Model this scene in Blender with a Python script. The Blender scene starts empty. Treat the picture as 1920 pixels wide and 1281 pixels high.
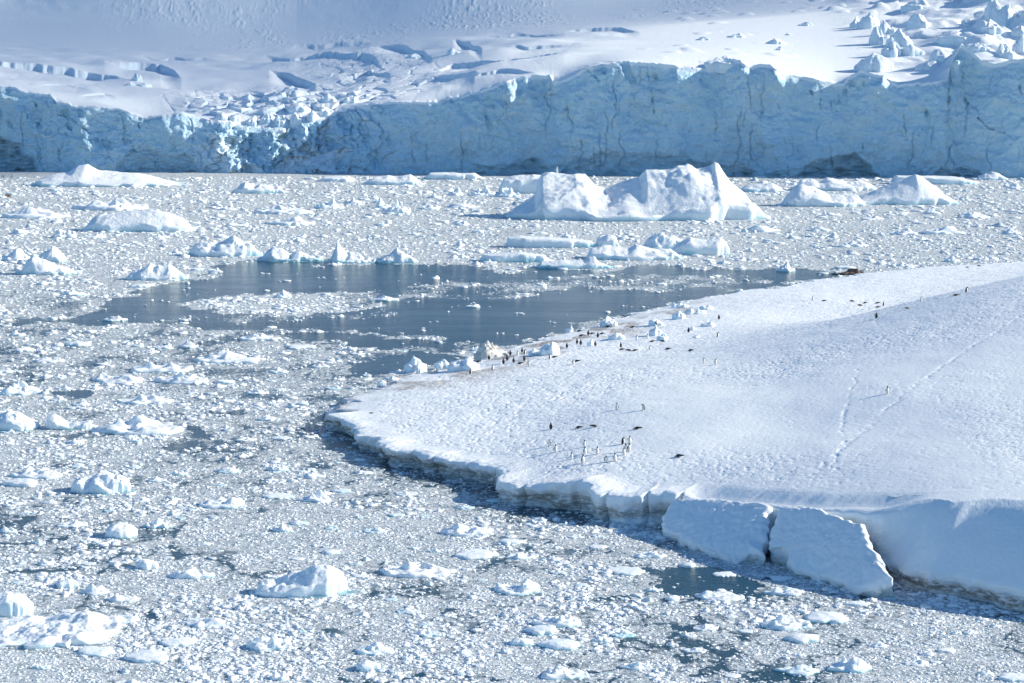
import bpy, bmesh, math, random
import numpy as np
from mathutils import Vector, kdtree

R = math.radians
sc = bpy.context.scene
col = sc.collection

# ------------------------------------------------------------------ camera, sky, sun, exposure
HC = 34.5            # eye height above the water (m)
F = 3733.0           # focal length in pixels of the 1920 px wide photograph (70 mm)
YH = 150.0           # horizon row
CX, CY = 960.0, 640.5
PITCH = math.atan((CY - YH) / F)
cam = bpy.data.cameras.new("camera")
cam.lens = 70.0; cam.sensor_width = 36.0; cam.clip_start = 1.0; cam.clip_end = 20000.0
camo = bpy.data.objects.new("camera", cam); col.objects.link(camo)
camo.location = (0, 0, HC); camo.rotation_euler = (R(90) - PITCH, 0, 0)
sc.camera = camo

SUN_EL, SUN_ROT = R(25), R(85)      # rotation clockwise from +Y (the view direction)
w = bpy.data.worlds.new("World"); sc.world = w; w.use_nodes = True
nt = w.node_tree
for n in list(nt.nodes): nt.nodes.remove(n)
sky = nt.nodes.new("ShaderNodeTexSky"); sky.sky_type = 'NISHITA'; sky.sun_disc = False
sky.sun_elevation = SUN_EL; sky.sun_rotation = SUN_ROT; sky.altitude = 20; sky.air_density = 1.0; sky.dust_density = 0.0; sky.ozone_density = 5.0
bg = nt.nodes.new("ShaderNodeBackground"); bg.inputs[1].default_value = 0.118
wo = nt.nodes.new("ShaderNodeOutputWorld")
tint = nt.nodes.new("ShaderNodeMix"); tint.data_type = 'RGBA'; tint.blend_type = 'MULTIPLY'; tint.inputs[0].default_value = 1.0; tint.inputs[7].default_value = (0.80, 1.0, 1.06, 1)
nt.links.new(sky.outputs[0], tint.inputs[6]); nt.links.new(tint.outputs[2], bg.inputs[0]); nt.links.new(bg.outputs[0], wo.inputs[0])
sl = bpy.data.lights.new("sun", 'SUN'); sl.energy = 4.9; sl.angle = R(0.5); sl.color = (1.0, 0.945, 0.78)
so = bpy.data.objects.new("sun", sl); col.objects.link(so)
sdir = Vector((math.sin(SUN_ROT) * math.cos(SUN_EL), math.cos(SUN_ROT) * math.cos(SUN_EL), math.sin(SUN_EL)))
so.rotation_euler = sdir.to_track_quat('Z', 'Y').to_euler(); so.location = (100, 50, 200)
sc.view_settings.view_transform = 'Standard'; sc.view_settings.look = 'None'
sc.view_settings.gamma = 1.0; sc.view_settings.use_curve_mapping = False
sc.view_settings.exposure = 0.40

# ------------------------------------------------------------------ projection helpers
SP, CP = math.sin(PITCH), math.cos(PITCH)
def ray(px, py):
    u = (np.asarray(px, float) - CX) / F; v = (CY - np.asarray(py, float)) / F
    return u, CP + v * SP, -SP + v * CP
def unproj(px, py, z=0.0):
    dx, dy, dz = ray(px, py)
    t = (np.asarray(z, float) - HC) / dz
    return dx * t, dy * t
def proj(x, y, z):
    x = np.asarray(x, float); y = np.asarray(y, float); zz = np.asarray(z, float) - HC
    depth = y * CP - zz * SP; up = y * SP + zz * CP
    return CX + F * x / depth, CY - F * up / depth
def mpp(py, z=0.0):               # metres per photo pixel at a water row
    x, y = unproj(CX, py, z)
    return (y * CP + (HC - z) * SP) / F

# ------------------------------------------------------------------ noise
def _h(ix, iy, iz, seed):
    with np.errstate(over='ignore'):
        h = (ix.astype(np.int64) * 374761393 + iy.astype(np.int64) * 668265263 + iz.astype(np.int64) * 2147483647 + seed * 1274126177).astype(np.uint32)
        h = (h ^ (h >> np.uint32(13))) * np.uint32(1274126177)
        h = (h ^ (h >> np.uint32(16))) * np.uint32(2246822519)
        h = h ^ (h >> np.uint32(15))
    return h.astype(np.float64) / 4294967295.0
def vn3(x, y, z, seed=0):         # value noise -1..1
    x, y, z = np.broadcast_arrays(np.asarray(x, float), np.asarray(y, float), np.asarray(z, float))
    ix, iy, iz = np.floor(x), np.floor(y), np.floor(z)
    fx, fy, fz = x - ix, y - iy, z - iz
    fx = fx * fx * fx * (fx * (fx * 6 - 15) + 10); fy = fy * fy * fy * (fy * (fy * 6 - 15) + 10); fz = fz * fz * fz * (fz * (fz * 6 - 15) + 10)
    r = 0
    for a in (0, 1):
        for b in (0, 1):
            for c in (0, 1):
                r = r + _h(ix + a, iy + b, iz + c, seed) * (fx if a else 1 - fx) * (fy if b else 1 - fy) * (fz if c else 1 - fz)
    return r * 2 - 1
def vn(x, y, seed=0):
    x, y = np.broadcast_arrays(np.asarray(x, float), np.asarray(y, float))
    ix, iy = np.floor(x), np.floor(y); fx, fy = x - ix, y - iy
    fx = fx * fx * fx * (fx * (fx * 6 - 15) + 10); fy = fy * fy * fy * (fy * (fy * 6 - 15) + 10)
    z = np.zeros_like(ix); r = 0
    for a in (0, 1):
        for b in (0, 1):
            r = r + _h(ix + a, iy + b, z, seed) * (fx if a else 1 - fx) * (fy if b else 1 - fy)
    return r * 2 - 1
def fbm(x, y, seed=0, octv=4, gain=0.5):
    r, a, s = 0, 1.0, 0.0
    x = np.asarray(x, float); y = np.asarray(y, float)
    for i in range(octv):
        r = r + a * vn(x * 2 ** i + i * 17.3, y * 2 ** i - i * 9.1, seed + i); s += a; a *= gain
    return r / s * 1.4
def facet(x, y, seed=0):          # continuous piecewise planar noise: broken ice facets
    x, y = np.broadcast_arrays(np.asarray(x, float), np.asarray(y, float))
    s = (x + y) * 0.3660254; X, Y = x + s, y + s
    i, j = np.floor(X), np.floor(Y); fx, fy = X - i, Y - j; z = np.zeros_like(i)
    a = _h(i, j, z, seed); d = _h(i + 1, j + 1, z, seed)
    up = fx > fy
    b = np.where(up, _h(i + 1, j, z, seed), _h(i, j + 1, z, seed))
    r = np.where(up, a * (1 - fx) + b * (fx - fy) + d * fy, a * (1 - fy) + b * (fy - fx) + d * fx)
    return r * 2 - 1
def voro(x, y, seed=0):           # F1, F2, random of the cell, offset to the cell centre
    x, y = np.broadcast_arrays(np.asarray(x, float), np.asarray(y, float))
    ix, iy = np.floor(x), np.floor(y); z = np.zeros_like(ix)
    f1 = np.full(x.shape, 9.0); f2 = f1.copy(); rid = np.zeros(x.shape); ox = np.zeros(x.shape); oy = np.zeros(x.shape); r2 = np.zeros(x.shape)
    for a in (-1, 0, 1):
        for b in (-1, 0, 1):
            cx = ix + a + _h(ix + a, iy + b, z, seed); cy = iy + b + _h(ix + a, iy + b, z, seed + 71)
            d = np.hypot(x - cx, y - cy); c = d < f1
            f2 = np.where(c, f1, np.minimum(f2, d))
            rid = np.where(c, _h(ix + a, iy + b, z, seed + 33), rid); r2 = np.where(c, _h(ix + a, iy + b, z, seed + 47), r2)
            ox = np.where(c, x - cx, ox); oy = np.where(c, y - cy, oy); f1 = np.where(c, d, f1)
    return f1, f2, rid, r2, ox, oy
def sst(a, b, x):
    t = np.clip((x - a) / (b - a), 0, 1); return t * t * (3 - 2 * t)
class TPS:
    def __init__(s, P, v, lam=1e-4):
        s.P = np.asarray(P, float); n = len(s.P)
        K = s.k(np.hypot(s.P[:, None, 0] - s.P[None, :, 0], s.P[:, None, 1] - s.P[None, :, 1])) + lam * np.eye(n)
        Q = np.c_[np.ones(n), s.P]
        A = np.block([[K, Q], [Q.T, np.zeros((3, 3))]])
        s.w = np.linalg.solve(A, np.r_[np.asarray(v, float), 0, 0, 0])
    @staticmethod
    def k(r): return r * r * np.log(r + 1e-9)
    def __call__(s, x, y):
        x, y = np.broadcast_arrays(np.asarray(x, float), np.asarray(y, float))
        n = len(s.P); r = s.w[n] + s.w[n + 1] * x + s.w[n + 2] * y
        for i in range(n):
            r = r + s.w[i] * s.k(np.hypot(x - s.P[i, 0], y - s.P[i, 1]))
        return r
def inpoly(x, y, poly):
    x = np.asarray(x); y = np.asarray(y); r = np.zeros(x.shape, bool); n = len(poly)
    for i in range(n):
        x0, y0 = poly[i]; x1, y1 = poly[(i + 1) % n]
        if y0 == y1: continue
        c = (y0 > y) != (y1 > y)
        r ^= c & (x < (x1 - x0) * (y - y0) / (y1 - y0) + x0)
    return r
def segdist(x, y, pl, closed=False):
    d = np.full(np.shape(x), 1e9); n = len(pl)
    for i in range(n if closed else n - 1):
        x0, y0 = pl[i]; x1, y1 = pl[(i + 1) % n]
        L = (x1 - x0) ** 2 + (y1 - y0) ** 2 + 1e-12
        t = np.clip(((x - x0) * (x1 - x0) + (y - y0) * (y1 - y0)) / L, 0, 1)
        d = np.minimum(d, np.hypot(x - x0 - t * (x1 - x0), y - y0 - t * (y1 - y0)))
    return d

# ------------------------------------------------------------------ mesh helpers
def mesh_np(name, V, Q, smooth=True, attrs=None):
    me = bpy.data.meshes.new(name); V = np.ascontiguousarray(V, np.float32); Q = np.ascontiguousarray(Q, np.int32)
    k = Q.shape[1]
    me.vertices.add(len(V)); me.vertices.foreach_set("co", V.ravel())
    me.loops.add(Q.size); me.loops.foreach_set("vertex_index", Q.ravel())
    me.polygons.add(len(Q)); me.polygons.foreach_set("loop_start", np.arange(0, Q.size, k, dtype=np.int32))
    me.update(calc_edges=True); me.validate()
    me.polygons.foreach_set("use_smooth", np.full(len(me.polygons), smooth, bool))
    for k_, a in (attrs or {}).items():
        at = me.attributes.new(k_, 'FLOAT', 'POINT'); at.data.foreach_set("value", np.ascontiguousarray(a, np.float32).ravel())
    return me
def gridq(r, c, wrap=False, off=0):
    i = np.arange(r - 1)[:, None]; j = np.arange(c if wrap else c - 1)[None, :]; j1 = (j + 1) % c
    return np.stack([i * c + j, i * c + j1, (i + 1) * c + j1, (i + 1) * c + j], -1).reshape(-1, 4) + off
def link(name, me, mat=None, parent=None, loc=None):
    o = bpy.data.objects.new(name, me); col.objects.link(o)
    if mat is not None: me.materials.append(mat)
    if parent is not None: o.parent = parent
    if loc is not None: o.location = loc
    return o
def tag(o, label=None, cat=None, group=None, kind=None):
    if label: o["label"] = label
    if cat: o["category"] = cat
    if group: o["group"] = group
    if kind: o["kind"] = kind
    return o

# ------------------------------------------------------------------ materials
class NT:
    def __init__(s, name):
        s.m = bpy.data.materials.new(name); s.m.use_nodes = True; s.t = s.m.node_tree
        for n in list(s.t.nodes): s.t.nodes.remove(n)
    def n(s, typ, ins=None, **kw):
        nd = s.t.nodes.new(typ)
        for k, v in kw.items(): setattr(nd, k, v)
        for k, v in (ins or {}).items():
            if isinstance(v, bpy.types.NodeSocket): s.t.links.new(v, nd.inputs[k])
            else: nd.inputs[k].default_value = v
        return nd
    def noise(s, vec, scale, detail=4, rough=0.55): return s.n("ShaderNodeTexNoise", {"Vector": vec, "Scale": scale, "Detail": detail, "Roughness": rough}).outputs[0]
    def math(s, op, a, b=0.0, clamp=False):
        return s.n("ShaderNodeMath", {0: a, 1: b}, operation=op, use_clamp=clamp).outputs[0]
    def ramp(s, v, a, b): return s.n("ShaderNodeMapRange", {"Value": v, "From Min": a, "From Max": b, "To Min": 0.0, "To Max": 1.0}).outputs[0]
    def mix(s, f, a, b):
        nd = s.t.nodes.new("ShaderNodeMix"); nd.data_type = 'RGBA'
        for i, v in ((0, f), (6, a), (7, b)):
            if isinstance(v, bpy.types.NodeSocket): s.t.links.new(v, nd.inputs[i])
            else: nd.inputs[i].default_value = v if i == 0 else (*v, 1.0) if len(v) == 3 else v
        return nd.outputs[2]
    def attr(s, name): return s.n("ShaderNodeAttribute", attribute_name=name).outputs["Fac"]
    def pos(s): return s.n("ShaderNodeNewGeometry").outputs["Position"]
    def mapped(s, vec, scale): return s.n("ShaderNodeMapping", {"Vector": vec, "Scale": scale}).outputs[0]
    def bump(s, h, dist, strength=1.0): return s.n("ShaderNodeBump", {"Height": h, "Distance": dist, "Strength": strength}).outputs[0]
    def bsdf(s, colr, rough, normal=None, **kw):
        b = s.n("ShaderNodeBsdfPrincipled", {"Roughness": rough})
        if isinstance(colr, bpy.types.NodeSocket): s.t.links.new(colr, b.inputs["Base Color"])
        else: b.inputs["Base Color"].default_value = (*colr, 1)
        if normal is not None: s.t.links.new(normal, b.inputs["Normal"])
        for k, v in kw.items(): b.inputs[k.replace("_", " ")].default_value = v
        return b.outputs[0]
    def out(s, sh):
        o = s.n("ShaderNodeOutputMaterial"); s.t.links.new(sh, o.inputs[0]); return s.m

SNOW = (0.88, 0.89, 0.905)
def mat_snow():
    t = NT("snow"); p = t.pos()
    n1 = t.noise(p, 2.6, 5, 0.6); n2 = t.noise(p, 9.0, 3, 0.6); big = t.noise(p, 0.12, 3)
    rough = t.attr("rough"); dirt = t.attr("dirt")
    h = t.math('ADD', t.math('MULTIPLY', n1, 0.09), t.math('MULTIPLY', n2, 0.03))
    h = t.math('MULTIPLY', h, t.math('ADD', t.math('MULTIPLY', rough, 1.0), 0.25))
    c = t.mix(t.ramp(big, 0.35, 0.7), SNOW, (0.865, 0.88, 0.90))
    dn = t.noise(t.mapped(p, (1.2, 1.2, 4.0)), 1.4, 6, 0.7)
    dm = t.math('MULTIPLY', dirt, t.ramp(dn, 0.33, 0.56), clamp=True)
    c = t.mix(dm, c, (0.20, 0.135, 0.09))
    c = t.mix(t.attr("ice"), c, (0.58, 0.76, 0.86))
    return t.out(t.bsdf(c, 0.65, t.bump(h, 1.0), Specular_IOR_Level=0.25))
def mat_glacier():
    t = NT("glacier_ice"); p = t.pos()
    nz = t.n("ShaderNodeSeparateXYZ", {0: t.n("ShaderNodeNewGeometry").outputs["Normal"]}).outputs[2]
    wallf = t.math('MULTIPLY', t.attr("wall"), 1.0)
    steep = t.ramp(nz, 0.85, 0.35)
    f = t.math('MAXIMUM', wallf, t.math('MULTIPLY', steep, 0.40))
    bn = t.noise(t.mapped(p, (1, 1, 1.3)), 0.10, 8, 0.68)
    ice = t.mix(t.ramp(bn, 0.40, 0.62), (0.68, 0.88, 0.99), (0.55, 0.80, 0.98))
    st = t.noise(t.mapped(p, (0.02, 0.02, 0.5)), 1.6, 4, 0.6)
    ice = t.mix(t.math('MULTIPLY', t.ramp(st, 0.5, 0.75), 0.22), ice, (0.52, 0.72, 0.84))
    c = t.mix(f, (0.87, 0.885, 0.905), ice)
    wp = t.n("ShaderNodeVectorMath", {0: p, 1: t.n("ShaderNodeVectorMath", {0: t.n("ShaderNodeTexNoise", {"Vector": p, "Scale": 0.12, "Detail": 5.0, "Roughness": 0.6}).outputs["Color"], 1: (7.0, 7.0, 7.0)}, operation='MULTIPLY').outputs[0]}, operation='ADD').outputs[0]
    ve = t.n("ShaderNodeTexVoronoi", {"Vector": t.mapped(wp, (1, 1, 0.7)), "Scale": 0.11}, feature='DISTANCE_TO_EDGE').outputs["Distance"]
    cl = t.math('MULTIPLY', t.math('MULTIPLY', t.ramp(ve, 0.035, 0.005), t.ramp(t.noise(p, 0.07, 4), 0.50, 0.62)), t.attr("wall"), clamp=True)
    c = t.mix(t.math('MULTIPLY', cl, 0.38), c, (0.16, 0.36, 0.50))
    c = t.mix(t.attr("crack"), c, (0.16, 0.42, 0.64))
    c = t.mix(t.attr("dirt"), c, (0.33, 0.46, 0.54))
    h = t.math('ADD', t.math('MULTIPLY', t.noise(p, 0.45, 7, 0.66), 2.4), t.math('MULTIPLY', t.noise(p, 2.0, 4, 0.6), 0.35))
    h = t.math('MULTIPLY', h, t.math('ADD', t.math('MULTIPLY', f, 0.75), 0.10))
    return t.out(t.bsdf(c, 0.6, t.bump(h, 1.0), Specular_IOR_Level=0.25))
def mat_ice(name, white, steepc, foot, footh, bumpd, sss):
    t = NT(name); p = t.pos()
    g = t.n("ShaderNodeNewGeometry")
    nz = t.n("ShaderNodeSeparateXYZ", {0: g.outputs["Normal"]}).outputs[2]
    pz = t.n("ShaderNodeSeparateXYZ", {0: p}).outputs[2]
    n = t.noise(p, 0.55, 4); n3 = t.noise(p, 1.6, 4, 0.6)
    s = t.math('MULTIPLY', t.ramp(nz, 0.62, 0.1), t.ramp(n, 0.25, 0.75), clamp=True)
    c = t.mix(s, white, steepc)
    fz = t.math('MULTIPLY', t.ramp(t.math('ADD', pz, t.math('MULTIPLY', t.math('SUBTRACT', n, 0.5), footh * 2.0)), footh, 0.0), t.ramp(t.noise(p, 0.13, 2), 0.42, 0.62))
    c = t.mix(fz, c, foot)
    rnd = t.n("ShaderNodeObjectInfo").outputs["Random"]
    c = t.mix(t.math('MULTIPLY', t.math('GREATER_THAN', rnd, 0.86), t.math('MULTIPLY', t.ramp(n, 0.4, 0.8), 0.40)), c, (0.62, 0.82, 0.89))
    h = t.math('ADD', t.math('MULTIPLY', n3, 0.6), t.math('MULTIPLY', t.noise(p, 7.0, 3, 0.6), 0.14))
    return t.out(t.bsdf(c, 0.5, t.bump(h, bumpd), Specular_IOR_Level=0.3, Subsurface_Weight=0.35, Subsurface_Radius=(0.7, 0.88, 1.0), Subsurface_Scale=sss))
def mat_brash():
    t = NT("brash_ice"); rnd = t.n("ShaderNodeObjectInfo").outputs["Random"]
    p = t.pos(); c = t.mix(t.ramp(rnd, 0.0, 1.0), (0.91, 0.91, 0.915), (0.84, 0.875, 0.90))
    c = t.mix(t.ramp(rnd, 0.75, 1.0), c, (0.55, 0.64, 0.70))
    return t.out(t.bsdf(c, 0.55, t.bump(t.noise(p, 5.0, 3), 0.12), Specular_IOR_Level=0.3))
def mat_water():
    t = NT("sea_water"); p = t.pos()
    d = t.attr("dens")
    cd = t.n("ShaderNodeTexVoronoi", {"Vector": t.mapped(p, (1, 0.8, 1)), "Scale": 3.1, "Randomness": 1.0}, feature='F1')
    vo = t.n("ShaderNodeTexVoronoi", {"Vector": t.mapped(p, (1, 0.8, 1)), "Scale": 3.1, "Randomness": 1.0}, feature='DISTANCE_TO_EDGE')
    vo2 = t.n("ShaderNodeTexVoronoi", {"Vector": p, "Scale": 8.0, "Randomness": 1.0}, feature='DISTANCE_TO_EDGE')
    cell = t.n("ShaderNodeSeparateXYZ", {0: cd.outputs["Color"]}).outputs[0]
    nn = t.noise(p, 0.9, 5, 0.65)
    k = t.math('LESS_THAN', t.math('ADD', t.math('MULTIPLY', cell, 0.75), t.math('MULTIPLY', nn, 0.45)), d)      # which bits are ice
    e = t.ramp(vo.outputs["Distance"], 0.015, 0.06)
    e2 = t.ramp(vo2.outputs["Distance"], 0.005, 0.05)
    slush = t.math('MULTIPLY', k, t.math('MULTIPLY', e, e2), clamp=True)
    fine = t.math('MULTIPLY', t.ramp(t.noise(t.mapped(p, (0.8, 0.5, 1)), 1.7, 6, 0.75), 0.70, 0.42), t.ramp(d, 0.38, 0.66), clamp=True)
    slush = t.math('MAXIMUM', slush, t.math('MULTIPLY', fine, 0.95))
    rip = t.math('ADD', t.math('MULTIPLY', t.noise(t.mapped(p, (0.7, 1.4, 1)), 1.1, 4, 0.6), 0.035), t.math('MULTIPLY', t.noise(t.mapped(p, (0.04, 0.12, 1)), 1.0, 3), 0.08))
    rip = t.math('ADD', rip, t.math('MULTIPLY', t.noise(t.mapped(p, (1.0, 0.5, 1)), 2.0, 5, 0.7), t.math('MULTIPLY', t.ramp(t.noise(t.mapped(p, (0.02, 0.08, 1)), 1.0, 3), 0.35, 0.65), 0.13)))
    wat = t.bsdf((0.014, 0.058, 0.09), 0.12, t.bump(rip, 1.0), IOR=1.24)
    sc_ = t.mix(t.ramp(t.noise(t.mapped(p, (0.7, 0.4, 1)), 1.2, 6, 0.7), 0.38, 0.56), (0.54, 0.61, 0.67), (0.87, 0.895, 0.92))
    hb = t.math('MULTIPLY', t.math('MULTIPLY', e, e2), 0.12)
    ice = t.bsdf(sc_, 0.6, t.bump(t.math('ADD', hb, t.math('MULTIPLY', cell, 0.10)), 1.0), Specular_IOR_Level=0.3)
    ms = t.n("ShaderNodeMixShader", {0: slush, 1: wat, 2: ice})
    return t.out(ms.outputs[0])
def mat_rock():
    t = NT("rock"); p = t.pos(); n = t.noise(p, 1.2, 6, 0.65)
    c = t.mix(t.ramp(n, 0.35, 0.65), (0.10, 0.062, 0.045), (0.30, 0.20, 0.14))
    return t.out(t.bsdf(c, 0.8, t.bump(n, 0.5)))
def mat_dirty():
    t = NT("dirty_snow"); p = t.pos(); n = t.noise(p, 1.5, 6, 0.7)
    c = t.mix(t.ramp(n, 0.40, 0.70), (0.86, 0.84, 0.80), (0.56, 0.47, 0.38))
    return t.out(t.bsdf(c, 0.7, t.bump(n, 0.3)))
def mat_penguin():
    t = NT("penguin_plumage")
    a = t.n("ShaderNodeAttribute", attribute_name="plumage").outputs["Color"]
    return t.out(t.bsdf(a, 0.55))
M_SNOW = mat_snow(); M_GLAC = mat_glacier(); M_WATER = mat_water(); M_ROCK = mat_rock(); M_DIRTY = mat_dirty(); M_PENG = mat_penguin(); M_BRASH = mat_brash()
M_BERG = mat_ice("berg_ice", (0.90, 0.91, 0.92), (0.72, 0.85, 0.91), (0.40, 0.72, 0.80), 1.0, 0.35, 0.9)
M_LEDGE = NT("submerged_ice"); M_LEDGE = M_LEDGE.out(M_LEDGE.bsdf((0.19, 0.38, 0.43), 0.2))
M_CHUNK = mat_ice("chunk_ice", (0.90, 0.91, 0.92), (0.70, 0.84, 0.90), (0.38, 0.68, 0.75), 0.16, 0.12, 0.35)

# ------------------------------------------------------------------ shore outline (water level) traced, in photo pixels
FRONT = [(620, 801), (640, 811), (665, 823), (690, 843), (705, 857), (735, 867), (765, 875), (800, 889), (835, 893), (870, 898), (905, 910), (940, 927),
         (945, 940), (985, 947), (1040, 955), (1098, 967), (1104, 977), (1150, 981), (1200, 985), (1240, 987)]
SLABF = [(1290, 991), (1350, 1007), (1440, 1028), (1540, 1049), (1605, 1062)]       # island face hidden behind the slabs
RIGHTF = [(1640, 1074), (1668, 1090), (1700, 1102), (1745, 1112), (1800, 1122), (1860, 1135), (1920, 1151), (2000, 1166), (2120, 1180), (2330, 1190), (3000, 1205)]
BACK = [(3000, 466), (2330, 478), (2100, 484), (1920, 493), (1800, 500), (1700, 507), (1620, 516), (1560, 524), (1480, 536), (1400, 548), (1320, 561), (1250, 574), (1190, 588),
        (1140, 602), (1080, 622), (1040, 632), (1000, 645), (950, 660), (890, 682), (830, 698), (760, 712), (705, 732), (660, 752), (635, 768), (618, 785)]
def topoly(pl): return [tuple(float(q) for q in unproj(a, b)) for a, b in pl]
COAST0 = topoly(FRONT + SLABF + RIGHTF + BACK)
kinds0 = [0] * len(FRONT) + [1] * len(SLABF) + [2] * len(RIGHTF) + [3] * len(BACK)
def resample(pl, kinds, step):
    P = np.array(pl + [pl[0]]); K = np.array(kinds + [kinds[0]])
    L = np.r_[0, np.cumsum(np.hypot(*np.diff(P, axis=0).T))]
    n = int(L[-1] / step); s = np.linspace(0, L[-1], n, endpoint=False)
    return np.interp(s, L, P[:, 0]), np.interp(s, L, P[:, 1]), K[np.searchsorted(L, s, side='right') - 1], s
STEP = 0.13
qx, qy, qk, qs = resample(COAST0, kinds0, STEP)
def inward(x, y):
    tx = np.roll(x, -1) - np.roll(x, 1); ty = np.roll(y, -1) - np.roll(y, 1); L = np.hypot(tx, ty) + 1e-9
    return -ty / L, tx / L          # inland side for this winding
def smooth_c(a, n):
    k = np.hanning(2 * n + 1); k /= k.sum(); return np.convolve(np.r_[a[-n:], a, a[:n]], k, 'valid')
nx, ny = inward(qx, qy); nx, ny = smooth_c(nx, 25), smooth_c(ny, 25); L = np.hypot(nx, ny); nx /= L; ny /= L
frontm = smooth_c((qk <= 1).astype(float), 20); rightm = smooth_c((qk == 2).astype(float), 25); backm = 1 - frontm - rightm
bite = (0.9 * facet(qs / 5.5, qs * 0 + 11, 8) + 0.65 * facet(qs / 3.0, qs * 0 + 3, 5) + 0.3 * facet(qs / 1.1, qs * 0, 6) + 0.5 * fbm(qs / 9, qs * 0, 7)) * (frontm * 0.9 + rightm * 0.5 + backm * 1.2)
gr = random.Random(4); s_ = 0.0; notch = 0 * qs
while s_ < qs[-1]:
    s_ += gr.uniform(1.6, 5.0); notch = notch + gr.uniform(0.3, 1.1) * np.exp(-((qs - s_) / gr.uniform(0.12, 0.35)) ** 2)
bite = bite + notch * smooth_c((qk == 0).astype(float), 14)
px_, py_ = proj(qx, qy, 0 * qx)
qx = qx + nx * bite; qy = qy + ny * bite
qw = frontm * 0.55 + rightm * (4.2 + 2.3 * sst(1660, 1900, px_)) + backm * 2.2    # run of the bank from water to lip
COAST = np.c_[qx, qy]

# land height by control points (px, py, z)
LAND = [(622, 772, 1.25), (665, 787, 1.3), (710, 812, 1.4), (760, 838, 1.45), (800, 856, 1.4), (870, 864, 1.4), (950, 885, 1.8), (1010, 893, 2.0), (1100, 915, 2.15), (1180, 928, 2.0), (1260, 930, 2.3),
        (1360, 935, 3.0), (1445, 942, 3.5), (1540, 945, 4.1), (1640, 948, 4.6), (1780, 944, 5.4), (1920, 940, 6.0), (2120, 940, 6.4), (2330, 935, 7.0),
        (1100, 865, 2.9), (1157, 767, 3.9), (1000, 800, 2.4), (800, 780, 1.75), (900, 720, 1.75), (740, 745, 1.4), (1200, 700, 3.7), (1060, 690, 2.2),
        (1664, 738, 7.0), (1920, 700, 8.7), (1500, 800, 5.0), (1300, 850, 3.8), (1580, 920, 4.6), (1750, 880, 6.0), (1400, 720, 5.0),
        (1920, 525, 12.0), (1840, 549, 11.0), (1760, 575, 9.8), (1640, 605, 8.0), (1500, 640, 6.2), (1400, 665, 5.0), (1330, 685, 4.4), (2100, 470, 13.0), (2330, 420, 15.0),
        (1640, 594, 2.2), (1524, 562, 1.8), (1700, 578, 2.2), (1760, 556, 2.1), (1812, 544, 2.1), (1920, 520, 2.2), (1420, 612, 2.3), (1346, 632, 2.5), (1220, 655, 2.2), (1164, 649, 1.9), (1348, 597, 1.8), (1230, 611, 1.4), (1000, 668, 1.5), (900, 695, 1.3),
        (1920, 494, 0.9), (1700, 508, 0.7), (1560, 525, 0.5), (1400, 549, 0.5), (1250, 576, 0.5), (1140, 604, 0.5), (1060, 628, 0.5), (985, 652, 0.5), (880, 686, 0.6), (760, 714, 0.8), (700, 735, 0.9), (650, 757, 1.0), (2330, 480, 1.2), (3000, 468, 1.5), (3000, 940, 7.6), (3000, 600, 13.0), (2700, 430, 17.0)]
_lp = [unproj(a, b, c) for a, b, c in LAND]
tps = TPS([(x / 50, y / 50) for x, y in _lp], [c for _, _, c in LAND], 2e-3)
TRACKS = [[(1612, 690), (1590, 745), (1580, 790), (1578, 850), (1572, 905)], [(1925, 588), (1880, 612), (1800, 665), (1730, 715), (1660, 770), (1590, 830), (1540, 880)], [(890, 830), (905, 800), (935, 795), (985, 760)]]
def wpath(pl):
    return [tuple(float(q) for q in land_hit(a, b)[:2]) for a, b in pl]
def land0(x, y): return tps(x / 50, y / 50)
def land_hit(px, py):
    dx, dy, dz = ray(px, py); t = np.linspace(100, 420, 3200)
    x, y, z = dx * t, dy * t, HC + dz * t
    h = np.maximum(land0(x, y), 0.0)
    i = int(np.argmax(z <= h)); return float(x[i]), float(y[i]), float(h[i])
WTR = [wpath(p) for p in TRACKS]
ROUGHB = [wpath(p) for p in ([(1040, 735), (1200, 700), (1400, 690), (1600, 650), (1800, 610), (1920, 580)], [(1010, 890), (1150, 890), (1350, 870), (1520, 880)])]
def land(x, y):
    z = land0(x, y)
    rb = np.exp(-(segdist(x, y, ROUGHB[0]) / 9.0) ** 2) + 0.8 * np.exp(-(segdist(x, y, ROUGHB[1]) / 5.0) ** 2)
    far = sst(205, 235, y) * (1 - sst(8, 14, land0(x, y)))
    left = sst(1300, 950, proj(x, y, z)[0])
    big = fbm(x / 14, y / 22, 31, 3)
    rough = np.clip(0.16 + 0.6 * rb * (0.8 + 0.4 * big) + 0.55 * left + 0.5 * far + 0.25 * sst(0.1, 0.7, big), 0, 0.85)
    pits = np.minimum(0, facet(x / 0.42, y / 0.55, 41) * 0.6 + vn(x / 0.22, y / 0.3, 42) * 0.5 + 0.05)
    z = z + 0.09 * fbm(x / 8, y / 10, 43, 3) + rough * (0.13 * pits + 0.05 * vn(x / 1.5, y / 1.6, 44))
    tr = 0
    for k, p in enumerate(WTR):
        d = segdist(x + 0.25 * vn(x / 1.3, y / 1.3, 50 + k) + (0.3, 0.25, 0.8)[k] * vn(x / 5, y / 7, 55 + k), y, p)
        tr = tr + np.exp(-(d / (0.26 if k else 0.15)) ** 2) * (0.15 + 0.85 * sst(-0.1, 0.4, vn(x / 0.45, y / 0.6, 52))) * (0.6 + 0.4 * sst(-0.4, 0.2, vn(x / 4, y / 6, 53)))
    return z - 0.055 * np.clip(tr, 0, 1), rough

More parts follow.
